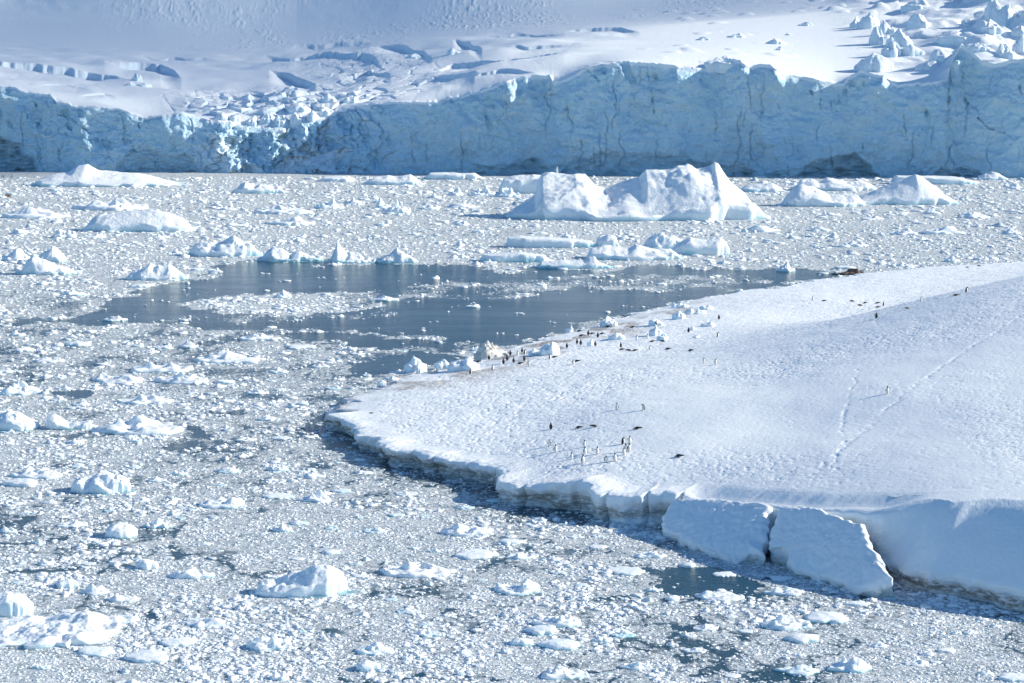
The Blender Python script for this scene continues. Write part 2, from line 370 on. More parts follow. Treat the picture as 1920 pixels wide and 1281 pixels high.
def build_island():
    # coast strip: bank from below the water up to the lip and some metres inland
    prof_cliff = [(-0.25, -0.5), (0.25, 0.0), (0.35, 0.10), (0.45, 0.22), (0.42, 0.34), (0.25, 0.46), (0.05, 0.58), (-0.05, 0.68), (-0.06, 0.78), (0.0, 0.88), (0.12, 0.95), (0.5, 0.985), (1.0, 1.0)]
    prof_roll = [(-0.05, -0.4), (0.06, -0.02), (0.03, 0.04), (0.0, 0.10), (0.0, 0.18), (0.03, 0.25), (0.10, 0.33), (0.22, 0.45), (0.36, 0.58), (0.52, 0.71), (0.68, 0.83), (0.84, 0.93), (1.0, 1.0)]
    prof_back = [(-0.4, -0.6), (0.0, 0.0), (0.04, 0.18), (0.10, 0.30), (0.18, 0.42), (0.26, 0.52), (0.36, 0.62), (0.46, 0.71), (0.56, 0.79), (0.66, 0.86), (0.78, 0.93), (0.9, 0.98), (1.0, 1.0)]
    T = np.linspace(0, 12, 37)
    def pr(p, k): return np.interp(T, np.arange(13), [a[k] for a in p])
    lipx, lipy = qx + nx * qw, qy + ny * qw
    zt = land(lipx, lipy)[0]; zt = np.maximum(zt, 0.25); slabm = smooth_c((qk == 1).astype(float), 12); dlip = (0.20 + 0.25 * facet(qs / 4.3, 0 * qs + 5, 68)) * (frontm - slabm) - 0.35 * slabm; zt = zt + dlip
    n = len(qx); m = len(T)
    U = frontm[None] * pr(prof_cliff, 0)[:, None] + rightm[None] * pr(prof_roll, 0)[:, None] + backm[None] * pr(prof_back, 0)[:, None]
    Z = frontm[None] * pr(prof_cliff, 1)[:, None] + rightm[None] * pr(prof_roll, 1)[:, None] + backm[None] * pr(prof_back, 1)[:, None]
    u = U * qw[None]; z = Z * zt[None]
    fade = np.interp(T, [0, 1, 10, 12], [1, 1, 0.6, 0])[:, None]
    dis = 0.30 * facet(qs[None] / 1.3 + z * 0.3, z / 0.8, 61) + 0.22 * fbm(qs[None] / 2.2, z / 0.7, 62, 3) + 0.10 * facet(qs[None] / 0.5, z / 0.35, 63)
    dis = dis * (frontm * (1.0 + 0.8 * sst(1000, 800, px_)) + rightm * (0.9 * (T < 4.5)[:, None] + 0.25) + backm * 0.9) * fade
    u = u + dis
    zb = 0.25 * fade * backm * np.maximum(0, facet(qs[None] / 0.9, u / 0.7, 66)) * (T > 2)[:, None]
    x = qx[None] + nx[None] * u; y = qy[None] + ny[None] * u; z = z + zb
    inn = np.array([0.15, 0.3, 0.5, 0.75, 1.05, 1.4, 1.8, 2.3, 2.9, 3.5])
    xi = qx[None] + nx[None] * (qw[None] + inn[:, None]); yi = qy[None] + ny[None] * (qw[None] + inn[:, None])
    zi, ri = land(xi, yi); ti = np.array(inn)[:, None]
    zi = zi + dlip[None] * sst(2.6, 0.0, ti)
    zi = zi - 0.05 * sst(2.9, 3.5, ti)
    V = np.c_[np.r_[x, xi].ravel(), np.r_[y, yi].ravel(), np.r_[z, zi].ravel()]
    nm = fbm(qs[None] / 5.0, Z * 2.0 + 0 * z, 64, 3)
    band = np.interp(Z, [-0.1, 0.05, 0.15, 0.45, 0.62, 0.9], [0.9, 0.8, 0.75, 0.6, 0.2, 0.0])
    bandr = np.interp(Z, [-0.1, 0.03, 0.07, 0.13, 0.18, 0.24], [0.15, 0.25, 0.9, 0.6, 0.12, 0.0])
    dirt = frontm * band * (1.0 + 0.9 * nm) + rightm * bandr * (1.15 + 0.6 * nm) + backm * np.interp(Z, [0, 0.4, 0.9], [0.85, 0.55, 0.15]) * (0.6 + 0.8 * nm) * sst(1300, 1150, px_)
    dirt = np.clip(dirt * (1.5 + 1.0 * sst(1020, 760, px_)), 0, 1)
    ice = np.clip(frontm * 0.35 * np.interp(Z, [0, 0.3, 0.9, 1], [0.9, 0.7, 0.5, 0]) + rightm * 0.30 * np.interp(Z, [0, 0.3, 1], [0.4, 0.6, 0.1]), 0, 1) * (1 + 0 * z)
    zero = np.zeros_like(zi)
    dgu = 0.85 * sst(-0.1, 0.4, fbm(xi / 5, yi / 8, 67, 3)) * backm[None] * sst(1350, 1150, px_)[None]
    attrs = dict(rough=np.r_[0.5 + 0 * z, ri].ravel(), dirt=np.r_[dirt, dgu].ravel(), ice=np.r_[ice, zero].ravel())
    Q = gridq(m + len(inn), n, True)
    # interior sheet
    A = np.r_[np.arange(590, 2060, 1.9), np.arange(2062, 3010, 7.0)]; rows = np.geomspace(126, 372, 1300)
    u_ = (A - CX) / F
    Y = rows[:, None] + 0 * u_[None]; X = u_[None] * (Y * CP + 30 * SP)
    kd = kdtree.KDTree(n)
    for i in range(n): kd.insert((qx[i], qy[i], 0), i)
    kd.balance()
    sub = 4
    ry, cx = Y[::sub, ::sub], X[::sub, ::sub]; D = np.zeros(ry.shape)
    for i in range(ry.shape[0]):
        for j in range(ry.shape[1]):
            p = (cx[i, j], ry[i, j], 0); co, k, d = kd.find(p)
            sg = (p[0] - qx[k]) * nx[k] + (p[1] - qy[k]) * ny[k]
            D[i, j] = (d if sg > 0 else -d) - qw[k]
    inside = inpoly(X, Y, [tuple(c) for c in COAST[::6]])
    ii = np.clip(np.arange(Y.shape[0]) / sub, 0, ry.shape[0] - 1.001); jj = np.clip(np.arange(Y.shape[1]) / sub, 0, ry.shape[1] - 1.001)
    i0 = ii.astype(int); j0 = jj.astype(int); fi = (ii - i0)[:, None]; fj = (jj - j0)[None]
    DD = D[i0][:, j0] * (1 - fi) * (1 - fj) + D[i0 + 1][:, j0] * fi * (1 - fj) + D[i0][:, j0 + 1] * (1 - fi) * fj + D[i0 + 1][:, j0 + 1] * fi * fj
    keep = inside & (DD > 1.9)
    zz, rr = land(X, Y); zz = zz - 0.05 * (1 - sst(2.0, 2.9, DD))
    Pp, _ = proj(X, Y, zz)
    guano = 0.85 * sst(0.0, 0.5, fbm(X / 5, Y / 9, 67, 4)) * sst(14, 3, DD) * sst(205, 225, Y) * sst(1400, 1200, Pp)
    off = len(V); q2 = gridq(Y.shape[0], Y.shape[1]); kk = keep.ravel(); q2 = q2[kk[q2].all(1)]
    used = np.unique(q2); remap = np.full(kk.size, -1); remap[used] = np.arange(len(used))
    V2 = np.c_[X.ravel(), Y.ravel(), zz.ravel()][used]
    V = np.r_[V, V2]; Q = np.r_[Q, remap[q2] + off]
    attrs = dict(rough=np.r_[attrs['rough'], rr.ravel()[used]], dirt=np.r_[attrs['dirt'], guano.ravel()[used]], ice=np.r_[attrs['ice'], np.zeros(len(used))])
    o = link("snow_slope", mesh_np("snow_slope", V, Q, True, attrs), M_SNOW)
    tag(o, "smooth white snow slope with penguins, ending in a low ice edge above the sea", "snow slope", kind="structure")
build_island()

# ------------------------------------------------------------------ the ice cover on the sea: how much ice where
LEAD = topoly([(20, 606), (140, 592), (240, 556), (330, 535), (345, 522), (430, 517), (400, 500), (440, 492), (500, 490), (620, 495), (780, 494), (900, 498), (1010, 506), (1100, 509), (1170, 506), (1290, 502), (1450, 503), (1560, 512), (1640, 512),
               (1560, 526), (1450, 541), (1330, 560), (1200, 586), (1080, 614), (1000, 641), (900, 640), (800, 631), (700, 626), (500, 620), (300, 612), (200, 602), (130, 606)])
PATCH1 = topoly([(328, 570), (390, 560), (480, 552), (600, 548), (690, 545), (735, 560), (715, 576), (630, 588), (520, 593), (420, 586), (360, 577)])
PATCH2 = topoly([(640, 553), (760, 540), (830, 530), (900, 525), (1000, 525), (1100, 515), (1250, 513), (1330, 520), (1420, 518), (1450, 528), (1300, 543), (1180, 545), (1050, 545), (950, 560), (850, 560), (780, 555), (740, 566), (660, 580)])
PATCH3 = topoly([(130, 595), (300, 590), (560, 592), (700, 585), (800, 590), (600, 605), (350, 606), (200, 603)])
POOLS = [topoly(p) for p in ([(640, 690), (700, 668), (800, 661), (880, 660), (860, 675), (760, 692), (690, 702)], [(1210, 1078), (1260, 1064), (1330, 1065), (1440, 1084), (1400, 1100), (1300, 1105), (1230, 1096)],
         [(80, 733), (160, 727), (190, 733), (130, 742)], [(85, 808), (160, 806), (180, 815), (100, 818)], [(340, 810), (400, 812), (395, 820), (350, 820)], [(400, 770), (470, 772), (460, 784), (410, 782)], [(450, 620), (620, 622), (800, 640), (860, 655), (700, 650), (560, 632)])]
LINES = [[tuple(q) for q in topoly(p)] for p in ([(0, 1085), (130, 1065), (260, 1045), (300, 1030), (380, 1050), (450, 1068), (520, 1092)], [(350, 1222), (430, 1233), (560, 1222), (600, 1202), (640, 1180)],
         [(1090, 1240), (1200, 1232), (1280, 1250)], [(0, 1022), (120, 1006), (185, 1000)], [(170, 1145), (240, 1150), (290, 1162)], [(1190, 1180), (1300, 1170), (1420, 1200)], [(640, 1262), (800, 1270), (960, 1262)])]
FINE = topoly([(330, 1000), (420, 968), (600, 950), (760, 962), (845, 1000), (800, 1030), (700, 1060), (600, 1072), (480, 1072), (380, 1040)])
def density(x, y):
    px, py = proj(x, y, 0 * x)
    base = np.interp(py, [330, 350, 420, 480, 500, 620, 700, 800, 900, 1000, 1281], [0.80, 0.80, 0.82, 0.84, 0.8, 0.50, 0.54, 0.58, 0.62, 0.66, 0.66])
    n = fbm(x / 14, y / 17, 81, 4); n2 = fbm(x / 4, y / 6, 82, 3)
    n3 = fbm(x / 2.2, y / 3.4, 88, 3)
    d = base + 0.15 + 0.20 * n + 0.22 * n2 + 0.16 * n3
    pw = voro((x + 0.8 * fbm(x / 2, y / 2, 170, 2)) / 2.6, (y + 1.5 * fbm(x / 2, y / 3, 171, 2)) / 4.2, 172); pw2 = voro((x + 2.5 * fbm(x / 6, y / 6, 175, 2)) / 9, (y + 4 * fbm(x / 6, y / 6, 176, 2)) / 14, 173)
    d = d + 0.24 * (pw[2] - 0.45) + 0.22 * (pw2[2] - 0.5) - 0.30 * sst(0.10, 0.0, pw[1] - pw[0]) - 0.25 * sst(0.06, 0.0, pw2[1] - pw2[0])
    d = np.where(inpoly(x, y, FINE), 0.84 + 0.05 * n2, d)
    wx, wy = x + 4.0 * fbm(x / 6, y / 6, 83, 4), y + 11 * fbm(x / 6, y / 10, 84, 4)
    lead = inpoly(wx, wy, LEAD); d = np.where(lead, 0.02 + 0.22 * sst(0.25, 0.8, n2 + 0.5 * n3), d)
    wx, wy = x + 1.2 * fbm(x / 3, y / 4, 85, 3), y + 4 * fbm(x / 4, y / 6, 86, 3)
    d = np.where(inpoly(wx, wy, PATCH1), 0.97, d)
    d = np.where(inpoly(wx, wy, PATCH2), 0.45 + 0.35 * n2, d)
    d = np.where(inpoly(wx, wy, PATCH3), 0.18 + 0.45 * np.maximum(n2, -0.3), d)
    for p in POOLS: d = np.where(inpoly(wx, wy, p), 0.05, d)
    for p in LINES: d = d - 0.4 * np.exp(-(segdist(wx, wy, p) / 0.6) ** 2)
    shore = segdist(x, y, [tuple(c) for c in COAST[::40]], True)
    d = d - 0.22 * np.exp(-(shore / 3.0) ** 2) * (y < 215)
    return np.clip(d, 0, 1)

def build_water():
    a0 = (np.arange(-260, 2200, 4.0) - CX) / F
    ang = np.r_[-np.tan(np.radians(np.array([86, 75, 60, 45, 32, 24]))), a0, np.tan(np.radians(np.array([24, 32, 45, 60, 75, 86])))]
    rows = np.r_[1.0, 20, 50, 80, 95, np.array([unproj(CX, p)[1] for p in np.arange(1330, 331, -2.5)]), 760, 900, 1300, 2500, 6000]
    Y = rows[:, None] + 0 * ang[None]; X = ang[None] * Y
    d = np.zeros(X.shape)
    sel = slice(3, len(rows) - 3)
    d[sel] = density(X[sel], Y[sel])
    V = np.c_[X.ravel(), Y.ravel(), 0 * X.ravel()]
    o = link("sea", mesh_np("sea", V, gridq(*X.shape)[:, ::1], True, dict(dens=d.ravel())), M_WATER)
    tag(o, "dark cold sea showing between the brash ice and in the open lead", "sea", kind="structure")
build_water()

# ------------------------------------------------------------------ glacier with calving front
EDGE = [(-200, 150), (0, 161), (30, 164), (60, 174), (98, 177), (110, 192), (150, 199), (230, 206), (280, 222), (300, 219), (320, 214), (345, 211), (380, 222), (420, 228), (500, 236), (600, 226), (650, 206), (700, 195), (715, 193),
        (820, 190), (870, 180), (930, 160), (950, 150), (1000, 142), (1030, 140), (1037, 156), (1060, 150), (1100, 126), (1160, 115), (1215, 118), (1250, 120), (1280, 126), (1310, 126), (1345, 132), (1365, 111), (1385, 116), (1400, 124), (1420, 122), (1440, 120), (1465, 142),
        (1480, 140), (1540, 153), (1580, 157), (1590, 141), (1610, 131), (1650, 141), (1680, 160), (1720, 156), (1772, 147), (1778, 112), (1795, 83), (1815, 95), (1832, 113), (1860, 118), (1920, 106), (2150, 98)]
SURF = [(-200, 780, 140), (0, 780, 150), (0, 900, 118), (0, 1200, 78), (-200, 1200, 70), (300, 790, 205), (300, 850, 165), (300, 950, 130), (300, 1200, 92), (550, 800, 195), (550, 900, 150), (550, 1200, 90), (700, 780, 182), (760, 850, 150), (700, 950, 120), (700, 1200, 80), (950, 760, 140), (950, 850, 110), (950, 1000, 76), (950, 1300, 42), (1180, 760, 105), (1180, 850, 90), (1180, 1000, 62), (1180, 1300, 28), (1400, 760, 115), (1400, 850, 88), (1400, 1000, 52), (1400, 1300, 6), (1600, 760, 138), (1600, 850, 95), (1600, 1000, 45), (1600, 1300, -15), (1800, 760, 120), (1800, 850, 78), (1800, 1000, 25), (1800, 1300, -50), (2100, 760, 92), (2100, 850, 55), (2100, 1000, 0), (2100, 1300, -90)]
CAVES = [([(1485, 334), (1505, 312), (1535, 297), (1575, 288), (1600, 286), (1622, 300), (1640, 318), (1655, 334)], 1.0), ([(1040, 332), (1070, 300), (1130, 285), (1190, 283), (1260, 292), (1330, 300), (1400, 318), (1440, 334)], 0.5), ([(860, 332), (900, 316), (960, 305), (1010, 292), (1030, 310), (1050, 332)], 0.6),
         ([(-60, 326), (-60, 255), (0, 252), (40, 268), (66, 300), (72, 326)], 1.0), ([(200, 326), (240, 285), (275, 268), (300, 285), (350, 285), (390, 326)], 0.45), ([(1735, 334), (1760, 315), (1800, 310), (1840, 322), (1850, 334)], 0.7), ([(1390, 334), (1402, 316), (1415, 314), (1425, 334)], 0.7), ([(1340, 330), (1360, 240), (1390, 222), (1420, 225), (1450, 280), (1490, 334)], 0.18)]
CRACKS = [([(1212, 118), (1214, 150), (1222, 185), (1226, 212)], 0.8), ([(1797, 120), (1800, 150), (1798, 175), (1812, 195)], 1.0), ([(50, 200), (55, 222)], 1.2), ([(66, 186), (72, 205)], 1.3), ([(112, 215), (135, 222), (170, 250)], 1.1), ([(65, 228), (76, 234)], 1.3), ([(262, 212), (263, 240)], 0.8), ([(1100, 130), (1122, 152)], 1.0), ([(1455, 195), (1460, 204)], 0.8), ([(1515, 170), (1520, 178)], 0.8), ([(1535, 185), (1537, 205)], 0.7), ([(1555, 190), (1556, 208)], 0.7), ([(1616, 270), (1617, 288)], 0.7), ([(1157, 120), (1158, 135)], 0.6), ([(1690, 215), (1698, 262)], 0.5), ([(1905, 160), (1910, 178)], 1.0), ([(112, 280), (114, 305)], 0.8), ([(1830, 220), (1850, 240), (1880, 250)], 0.5)]
def build_glacier():
    A = np.arange(-200, 2150, 1.45)
    pw = 321.5 + 11.0 * np.clip(A, -200, 2150) / 1920 + 1.2 * fbm(A / 160, 0 * A, 91, 3)
    fx, fy = unproj(A, pw)
    xs = fx / fy
    e = np.interp(A, [a for a, _ in EDGE], [b for _, b in EDGE]) + 2.5 * fbm(A / 18, 0 * A, 92, 4) + 1.2 * facet(A / 7, 0 * A, 93)
    fall = np.exp(-(np.abs(A - 545) / 175) ** 4)               # the tumbled icefall
    lean = 0.10 + 0.03 * fbm(A / 90, 0 * A, 94, 2) + 1.0 * fall
    # top edge height for the leaned face
    zt = np.full(A.shape, 25.0)
    for _ in range(6):
        Y = fy + lean * zt; dx, dy, dz = ray(A, e); zt = HC + dz / dy * Y
    zt = np.clip(zt, 8, 70)
    T = np.r_[-0.04, np.linspace(0, 1, 150)]
    Zw = T[:, None] * zt[None]; Yw = fy[None] + lean[None] * np.maximum(Zw, 0); Xw = xs[None] * Yw
    # wall relief, positive = away from the viewer
    sx = fx[None] + 0 * Zw
    f1, f2, rid, r2, ox, oy = voro(sx / 7 + 0.5 * fbm(sx / 5, Zw / 5, 1, 2), Zw / 6, 95)
    g1, g2, gid, gr, gx, gy = voro(sx / 2.6, Zw / 2.4, 96)
    relief = 2.8 * fbm(sx / 16, Zw / 20, 97, 3) + 1.3 * facet(sx / 6, Zw / 7, 98) + 0.35 * facet(sx / 2.2, Zw / 1.8, 99) + 0.35 * (ox * (rid - 0.5) + oy * (r2 - 0.5)) * 2 + 0.3 * fbm(sx / 1.2, Zw / 1.0, 100, 2) + 0.7 * facet(sx / 3.5, Zw / 2.2, 112)
    relief = relief + 0.5 * sst(0.12, 0.0, f2 - f1) * sst(0.1, 0.5, fbm(sx / 25, Zw / 25, 101, 2))
    strong = fall[None]
    relief = relief + strong * (3.6 * (rid - 0.5) + 3.0 * ox * (r2 - 0.5) * 2 + 2.2 * (gid - 0.5) + 3.0 * facet(sx / 5, Zw / 4, 102) + 1.2 * facet(sx / 1.6, Zw / 1.4, 103))
    PX = A[None] + 0 * Zw; PY = pw[None] + (e - pw)[None] * T[:, None]
    dirt = np.zeros(Zw.shape); crack = np.zeros(Zw.shape)
    wpx = PX + 7 * fbm(PX / 22, PY / 22, 104, 3); wpy = PY + 6 * fbm(PX / 22, PY / 22, 105, 3)
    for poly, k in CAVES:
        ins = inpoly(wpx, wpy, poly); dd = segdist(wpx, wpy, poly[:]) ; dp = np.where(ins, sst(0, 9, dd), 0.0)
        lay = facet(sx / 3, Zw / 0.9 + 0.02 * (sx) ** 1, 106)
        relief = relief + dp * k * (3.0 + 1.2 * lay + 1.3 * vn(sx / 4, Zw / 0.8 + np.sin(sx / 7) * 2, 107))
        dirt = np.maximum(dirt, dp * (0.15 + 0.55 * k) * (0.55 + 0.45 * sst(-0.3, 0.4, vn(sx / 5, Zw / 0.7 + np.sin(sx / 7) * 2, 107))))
    for pl, wd in CRACKS:
        d = segdist(PX + 2 * vn(PX / 4, PY / 4, 108), PY, pl); g = np.exp(-(d / (1.1 * wd)) ** 2) * (0.55 + 0.45 * vn(PX / 6, PY / 6, 151))
        relief = relief + 1.5 * g; crack = np.maximum(crack, np.clip(g, 0, 1) * 0.7)
    vr = random.Random(9)
    for _ in range(50):                      # vertical fractures running down from the top edge
        vx = vr.uniform(-150, 2050); t1 = vr.uniform(0.25, 1.0); wdt = vr.uniform(0.7, 1.6); t0 = max(0.0, t1 - vr.uniform(0.15, 0.6))
        dx_ = np.abs(PX - vx - 7 * vn(PY / 26, 0 * PY + vx, 182) - 2.5 * vn(PY / 7, 0 * PY + vx, 183))
        g = np.exp(-(dx_ / wdt) ** 2) * sst(t0, t0 + 0.12, T)[:, None] * sst(t1 + 0.08, t1 - 0.06, T)[:, None]
        relief = relief + 0.8 * g; crack = np.maximum(crack, 0.17 * g)
    # scattered small blue gashes
    gs = sst(0.58, 0.85, fbm(sx / 3.0 + Zw * 0.1, Zw / 5.5, 109, 3)) * sst(0.25, 0.6, T)[:, None] * sst(0.0, 0.35, fbm(sx / 30, Zw / 18, 110, 2))
    relief = relief + 1.0 * gs; crack = np.maximum(crack, 0.45 * gs)
    crack = np.maximum(crack, strong * 0.35 * sst(0.10, 0.0, g2 - g1))
    # sunlit buttresses
    for bx, top, bot, amp, wd in ((952, 150, 215, 5.0, 16), (985, 148, 195, 3.5, 12), (885, 230, 290, 2.6, 22), (868, 235, 275, 2.0, 9), (410, 225, 300, 6.0, 22), (1395, 118, 150, 3.0, 12), (1455, 128, 158, 4.0, 12), (1650, 145, 165, 2.5, 8), (1785, 85, 200, 3.0, 14), (1035, 142, 160, 3.0, 10)):
        g = np.exp(-((PX - bx) / wd) ** 2) * sst(bot + 12, bot - 15, PY) * sst(top - 40, top, PY)
        relief = relief - amp * g * (1 + 0.5 * facet(sx / 2.5, Zw / 3, 111))
    edge_f = sst(1.0, 0.86, T)[:, None]
    relief = relief * (0.25 + 0.75 * edge_f)
    Yw = Yw + relief; Xw = xs[None] * Yw - 0.25 * relief * strong
    wall = np.ones(Zw.shape) * sst(1.0, 0.93, T)[:, None] * (1 - 0.75 * strong * sst(0.35, 0.6, rid)) 
    wall[-1] = 0
    # top surface
    sm = TPS([(a / 400, math.log(b / 700) * 4) for a, b, c in SURF], [c for _, _, c in SURF], 1e-3)
    K = np.r_[0.25, 0.6, 1.0, 1.6, 2.3, np.geomspace(3.2, 440, 420), np.linspace(443, 900, 210), np.geomspace(912, 2600, 40)]
    y0 = Yw[-1]; z0 = Zw[-1]
    Yt = y0[None] + K[:, None]; At = A[None] + 0 * Yt
    def zsm(a, d):
        p = np.maximum(sm(a / 400, np.log(np.minimum(d, 1330) / 700) * 4), -200)
        dx, dy, dz = ray(a, p); return HC + dz / dy * d
    zfront = zsm(A, y0 + 0.0); kk = np.hanning(61); kk /= kk.sum()
    zs_ = np.convolve(np.pad(z0 - zfront, 30, mode='edge'), kk, 'valid')
    Zt = zsm(At, Yt) + zs_[None] * np.exp(-K / 16.0)[:, None] + (z0 - zfront - zs_)[None] * np.exp(-(K / 2.2) ** 1.5)[:, None]
    foot = np.interp(A, [-200, 300, 560, 750, 1000, 1200, 1450, 1700, 2150], [1250, 1260, 1280, 1280, 1290, 1310, 1350, 1450, 1500]) + 30 * fbm(A / 700, 0 * A, 150, 2)
    up = 34 * np.logaddexp(0, (Yt - foot[None]) / 34); up = np.where(up > 900, 900 + (up - 900) * 0.4, up)
    Zt = Zt + 0.46 * up
    Xt = xs[None] * Yt
    grow = sst(0, 25, K)[:, None]
    # zones in photo pixels
    tpy = sm(At / 400, np.log(Yt / 700) * 4)
    zl = np.exp(-((At - 545) / 190) ** 4) * sst(150, 185, tpy)                 # tumbled blocks above the icefall
    zl2 = np.exp(-((At - 690) / 110) ** 2) * np.exp(-((tpy - 130) / 40) ** 2)
    zr = sst(1560, 1760, At + 0.9 * (70 - tpy)) * sst(150, 95, tpy)            # jagged seracs upper right
    zr = zr * (0.35 + 0.65 * sst(-0.1, 0.35, fbm(Xt / 45, Yt / 70, 120, 3)))
    mid = sst(1250, 950, At) * sst(-150, -280, Yt - foot[None])                                 # crevassed rolling snow
    rx = Xt + 6 * fbm(Xt / 30, Yt / 40, 121, 3); ryy = Yt + 16 * fbm(Xt / 40, Yt / 60, 122, 3)
    v = voro(rx / 11, ryy / 17, 123); v2 = voro(rx / 4.2, ryy / 6, 124)
    blocks = 5.0 * (v[2] - 0.45) + 3.2 * (v[4] * (v[2] - 0.5) + v[5] * (v[3] - 0.5)) * 2 + 2.0 * (v2[2] - 0.5) + 2.2 * facet(rx / 4, ryy / 5, 125) - 3.5 * sst(0.14, 0, v[1] - v[0])
    Zt = Zt + grow * (0.34 * zl + 0.16 * zl2) * blocks
    # sharp seracs
    s = voro(rx / 26, ryy / 46, 126); peak = np.maximum(0, 1 - s[0] / 0.62) ** 1.1
    peak = np.minimum(peak, 0.42 + 0.2 * s[3]); ser = (s[2] ** 1.4) * 18 * peak * (0.9 + 0.3 * facet(rx / 7, ryy / 10, 127)) + 1.6 * facet(rx / 9, ryy / 14, 128) + 0.4 * facet(rx / 3, ryy / 4, 129) + 6.5 * fbm(Xt / 34, Yt / 50, 130, 3)
    Zt = Zt + sst(3, 30, K)[:, None] * zr * ser
    # rolling snow with crevasse steps facing the viewer
    # traced crevasses: a wall facing the viewer below each line, filling up again towards the viewer
    CREV = [([(-60, 116), (40, 121), (120, 127), (200, 137), (258, 148)], 15, 34), ([(200, 117), (262, 117), (305, 120), (345, 140)], 17, 40), ([(506, 127), (540, 131), (596, 148)], 16, 34), ([(535, 92), (590, 88), (640, 84), (700, 82)], 7, 18), ([(480, 103), (560, 107), (640, 104), (700, 107), (728, 126)], 13, 30),
            ([(700, 88), (752, 86), (790, 90), (812, 106)], 12, 24), ([(850, 76), (880, 79), (905, 92)], 11, 22), ([(800, 134), (850, 116), (920, 109), (1010, 101), (1060, 96)], 11, 34), ([(930, 88), (1000, 84), (1090, 80)], 6, 16), ([(1055, 57), (1110, 51), (1160, 52), (1198, 60)], 7, 16), ([(760, 160), (830, 142), (900, 140)], 7, 22), ([(880, 148), (940, 136), (1010, 131)], 7, 16),
            ([(250, 106), (330, 109), (420, 112)], 4, 12), ([(640, 138), (690, 128), (735, 142)], 12, 22), ([(150, 178), (200, 174), (222, 180)], 4, 10), ([(60, 150), (130, 152), (180, 160)], 5, 20), ([(1060, 125), (1110, 116), (1170, 112)], 5, 14), ([(900, 66), (980, 60), (1060, 62)], 4, 14)]
    mppx = Yt / F; crev = np.zeros(Zt.shape); cw = np.zeros(Zt.shape)
    wob = 1.6 * fbm(At / 30, tpy / 12, 180, 3) + 0.3 * facet(At / 14, tpy / 9, 181)
    for pl, hp, wp in CREV:
        pa = np.array([q[0] for q in pl], float); pb = np.array([q[1] for q in pl], float)
        ly = np.interp(At, pa, pb) + wob
        ln_ = (pa[-1] - pa[0]) * 0.4; tap = sst(0, ln_, At - pa[0]) * sst(0, ln_ * 0.7, pa[-1] - At)
        sd = tpy - ly; k = tap ** 0.8 * np.clip(1 - sd / wp, 0, 1) ** 1.3 * sst(0.0, 1.6, sd)
        crev = np.maximum(crev, hp * k); cw = np.maximum(cw, tap * sst(-0.5, 0.5, sd) * sst(4.5, 1.5, sd))
    Zt = Zt - grow * crev * mppx + grow * sst(1250, 950, At) * 2.6 * fbm(Xt / 45, Yt / 80, 133, 3) * sst(-40, -200, Yt - foot[None])
    small = np.maximum(0, vn(Xt / 9, Yt / 14, 134) - 0.45) * np.maximum(0, fbm(Xt / 50, Yt / 90, 135, 2))
    Zt = Zt + grow * (1 - mid) * 4 * small * sst(1100, 1300, At)
    # mountain flank: avalanche debris and flutes
    mt = sst(-30, 60, Yt - foot[None])
    deb = sst(-160, -40, Yt - foot[None]) * sst(1500, 1200, At) * sst(150, 420, At)
    Zt = Zt + mt * (9.0 * fbm(Xt / 190, Yt / 170, 137, 3) + 0.25 * facet((Xt + 0.3 * Yt) / 8, Yt / 12, 138)) + (mt * 0.25 + deb) * 0.75 * np.maximum(0, 0.6 * facet(Xt / 3.2, Yt / 7, 139) + 0.7 * facet(Xt / 1.6, Yt / 4, 140)) * sst(-0.2, 0.4, fbm(Xt / 60, Yt / 150, 141, 3))
    crt = grow * (zl + zl2) * 0.45 * sst(0.10, 0.0, v[1] - v[0]) + grow * cw * 0.16
    V = np.c_[np.r_[Xw, Xt].ravel(), np.r_[Yw, Yt].ravel(), np.r_[Zw, Zt].ravel()]
    z_ = np.zeros(Zt.shape)
    attrs = dict(wall=np.r_[wall, z_].ravel(), dirt=np.r_[np.clip(dirt, 0, 1), z_].ravel(), crack=np.r_[np.clip(crack, 0, 1), np.clip(crt, 0, 1)].ravel())
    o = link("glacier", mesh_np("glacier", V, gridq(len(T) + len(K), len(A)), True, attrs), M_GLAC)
    tag(o, "huge blue shaded glacier front with snow covered ice field rising behind", "glacier", kind="structure")
    n0 = len(T) * len(A); VX = V[n0:]; gx, gy = proj(VX[:, 0], VX[:, 1], VX[:, 2]); sel = (gy > -40) & (gy < 260); VX, gx, gy = VX[sel], gx[sel], gy[sel]
    def hit(px, py):
        d = np.hypot(gx - px, gy - py); k = np.where(d < max(2.5, d.min() + 0.5))[0]; return VX[k[np.argmin(VX[k, 1])]]
    return o, hit
GLACIER, glac_hit = build_glacier()

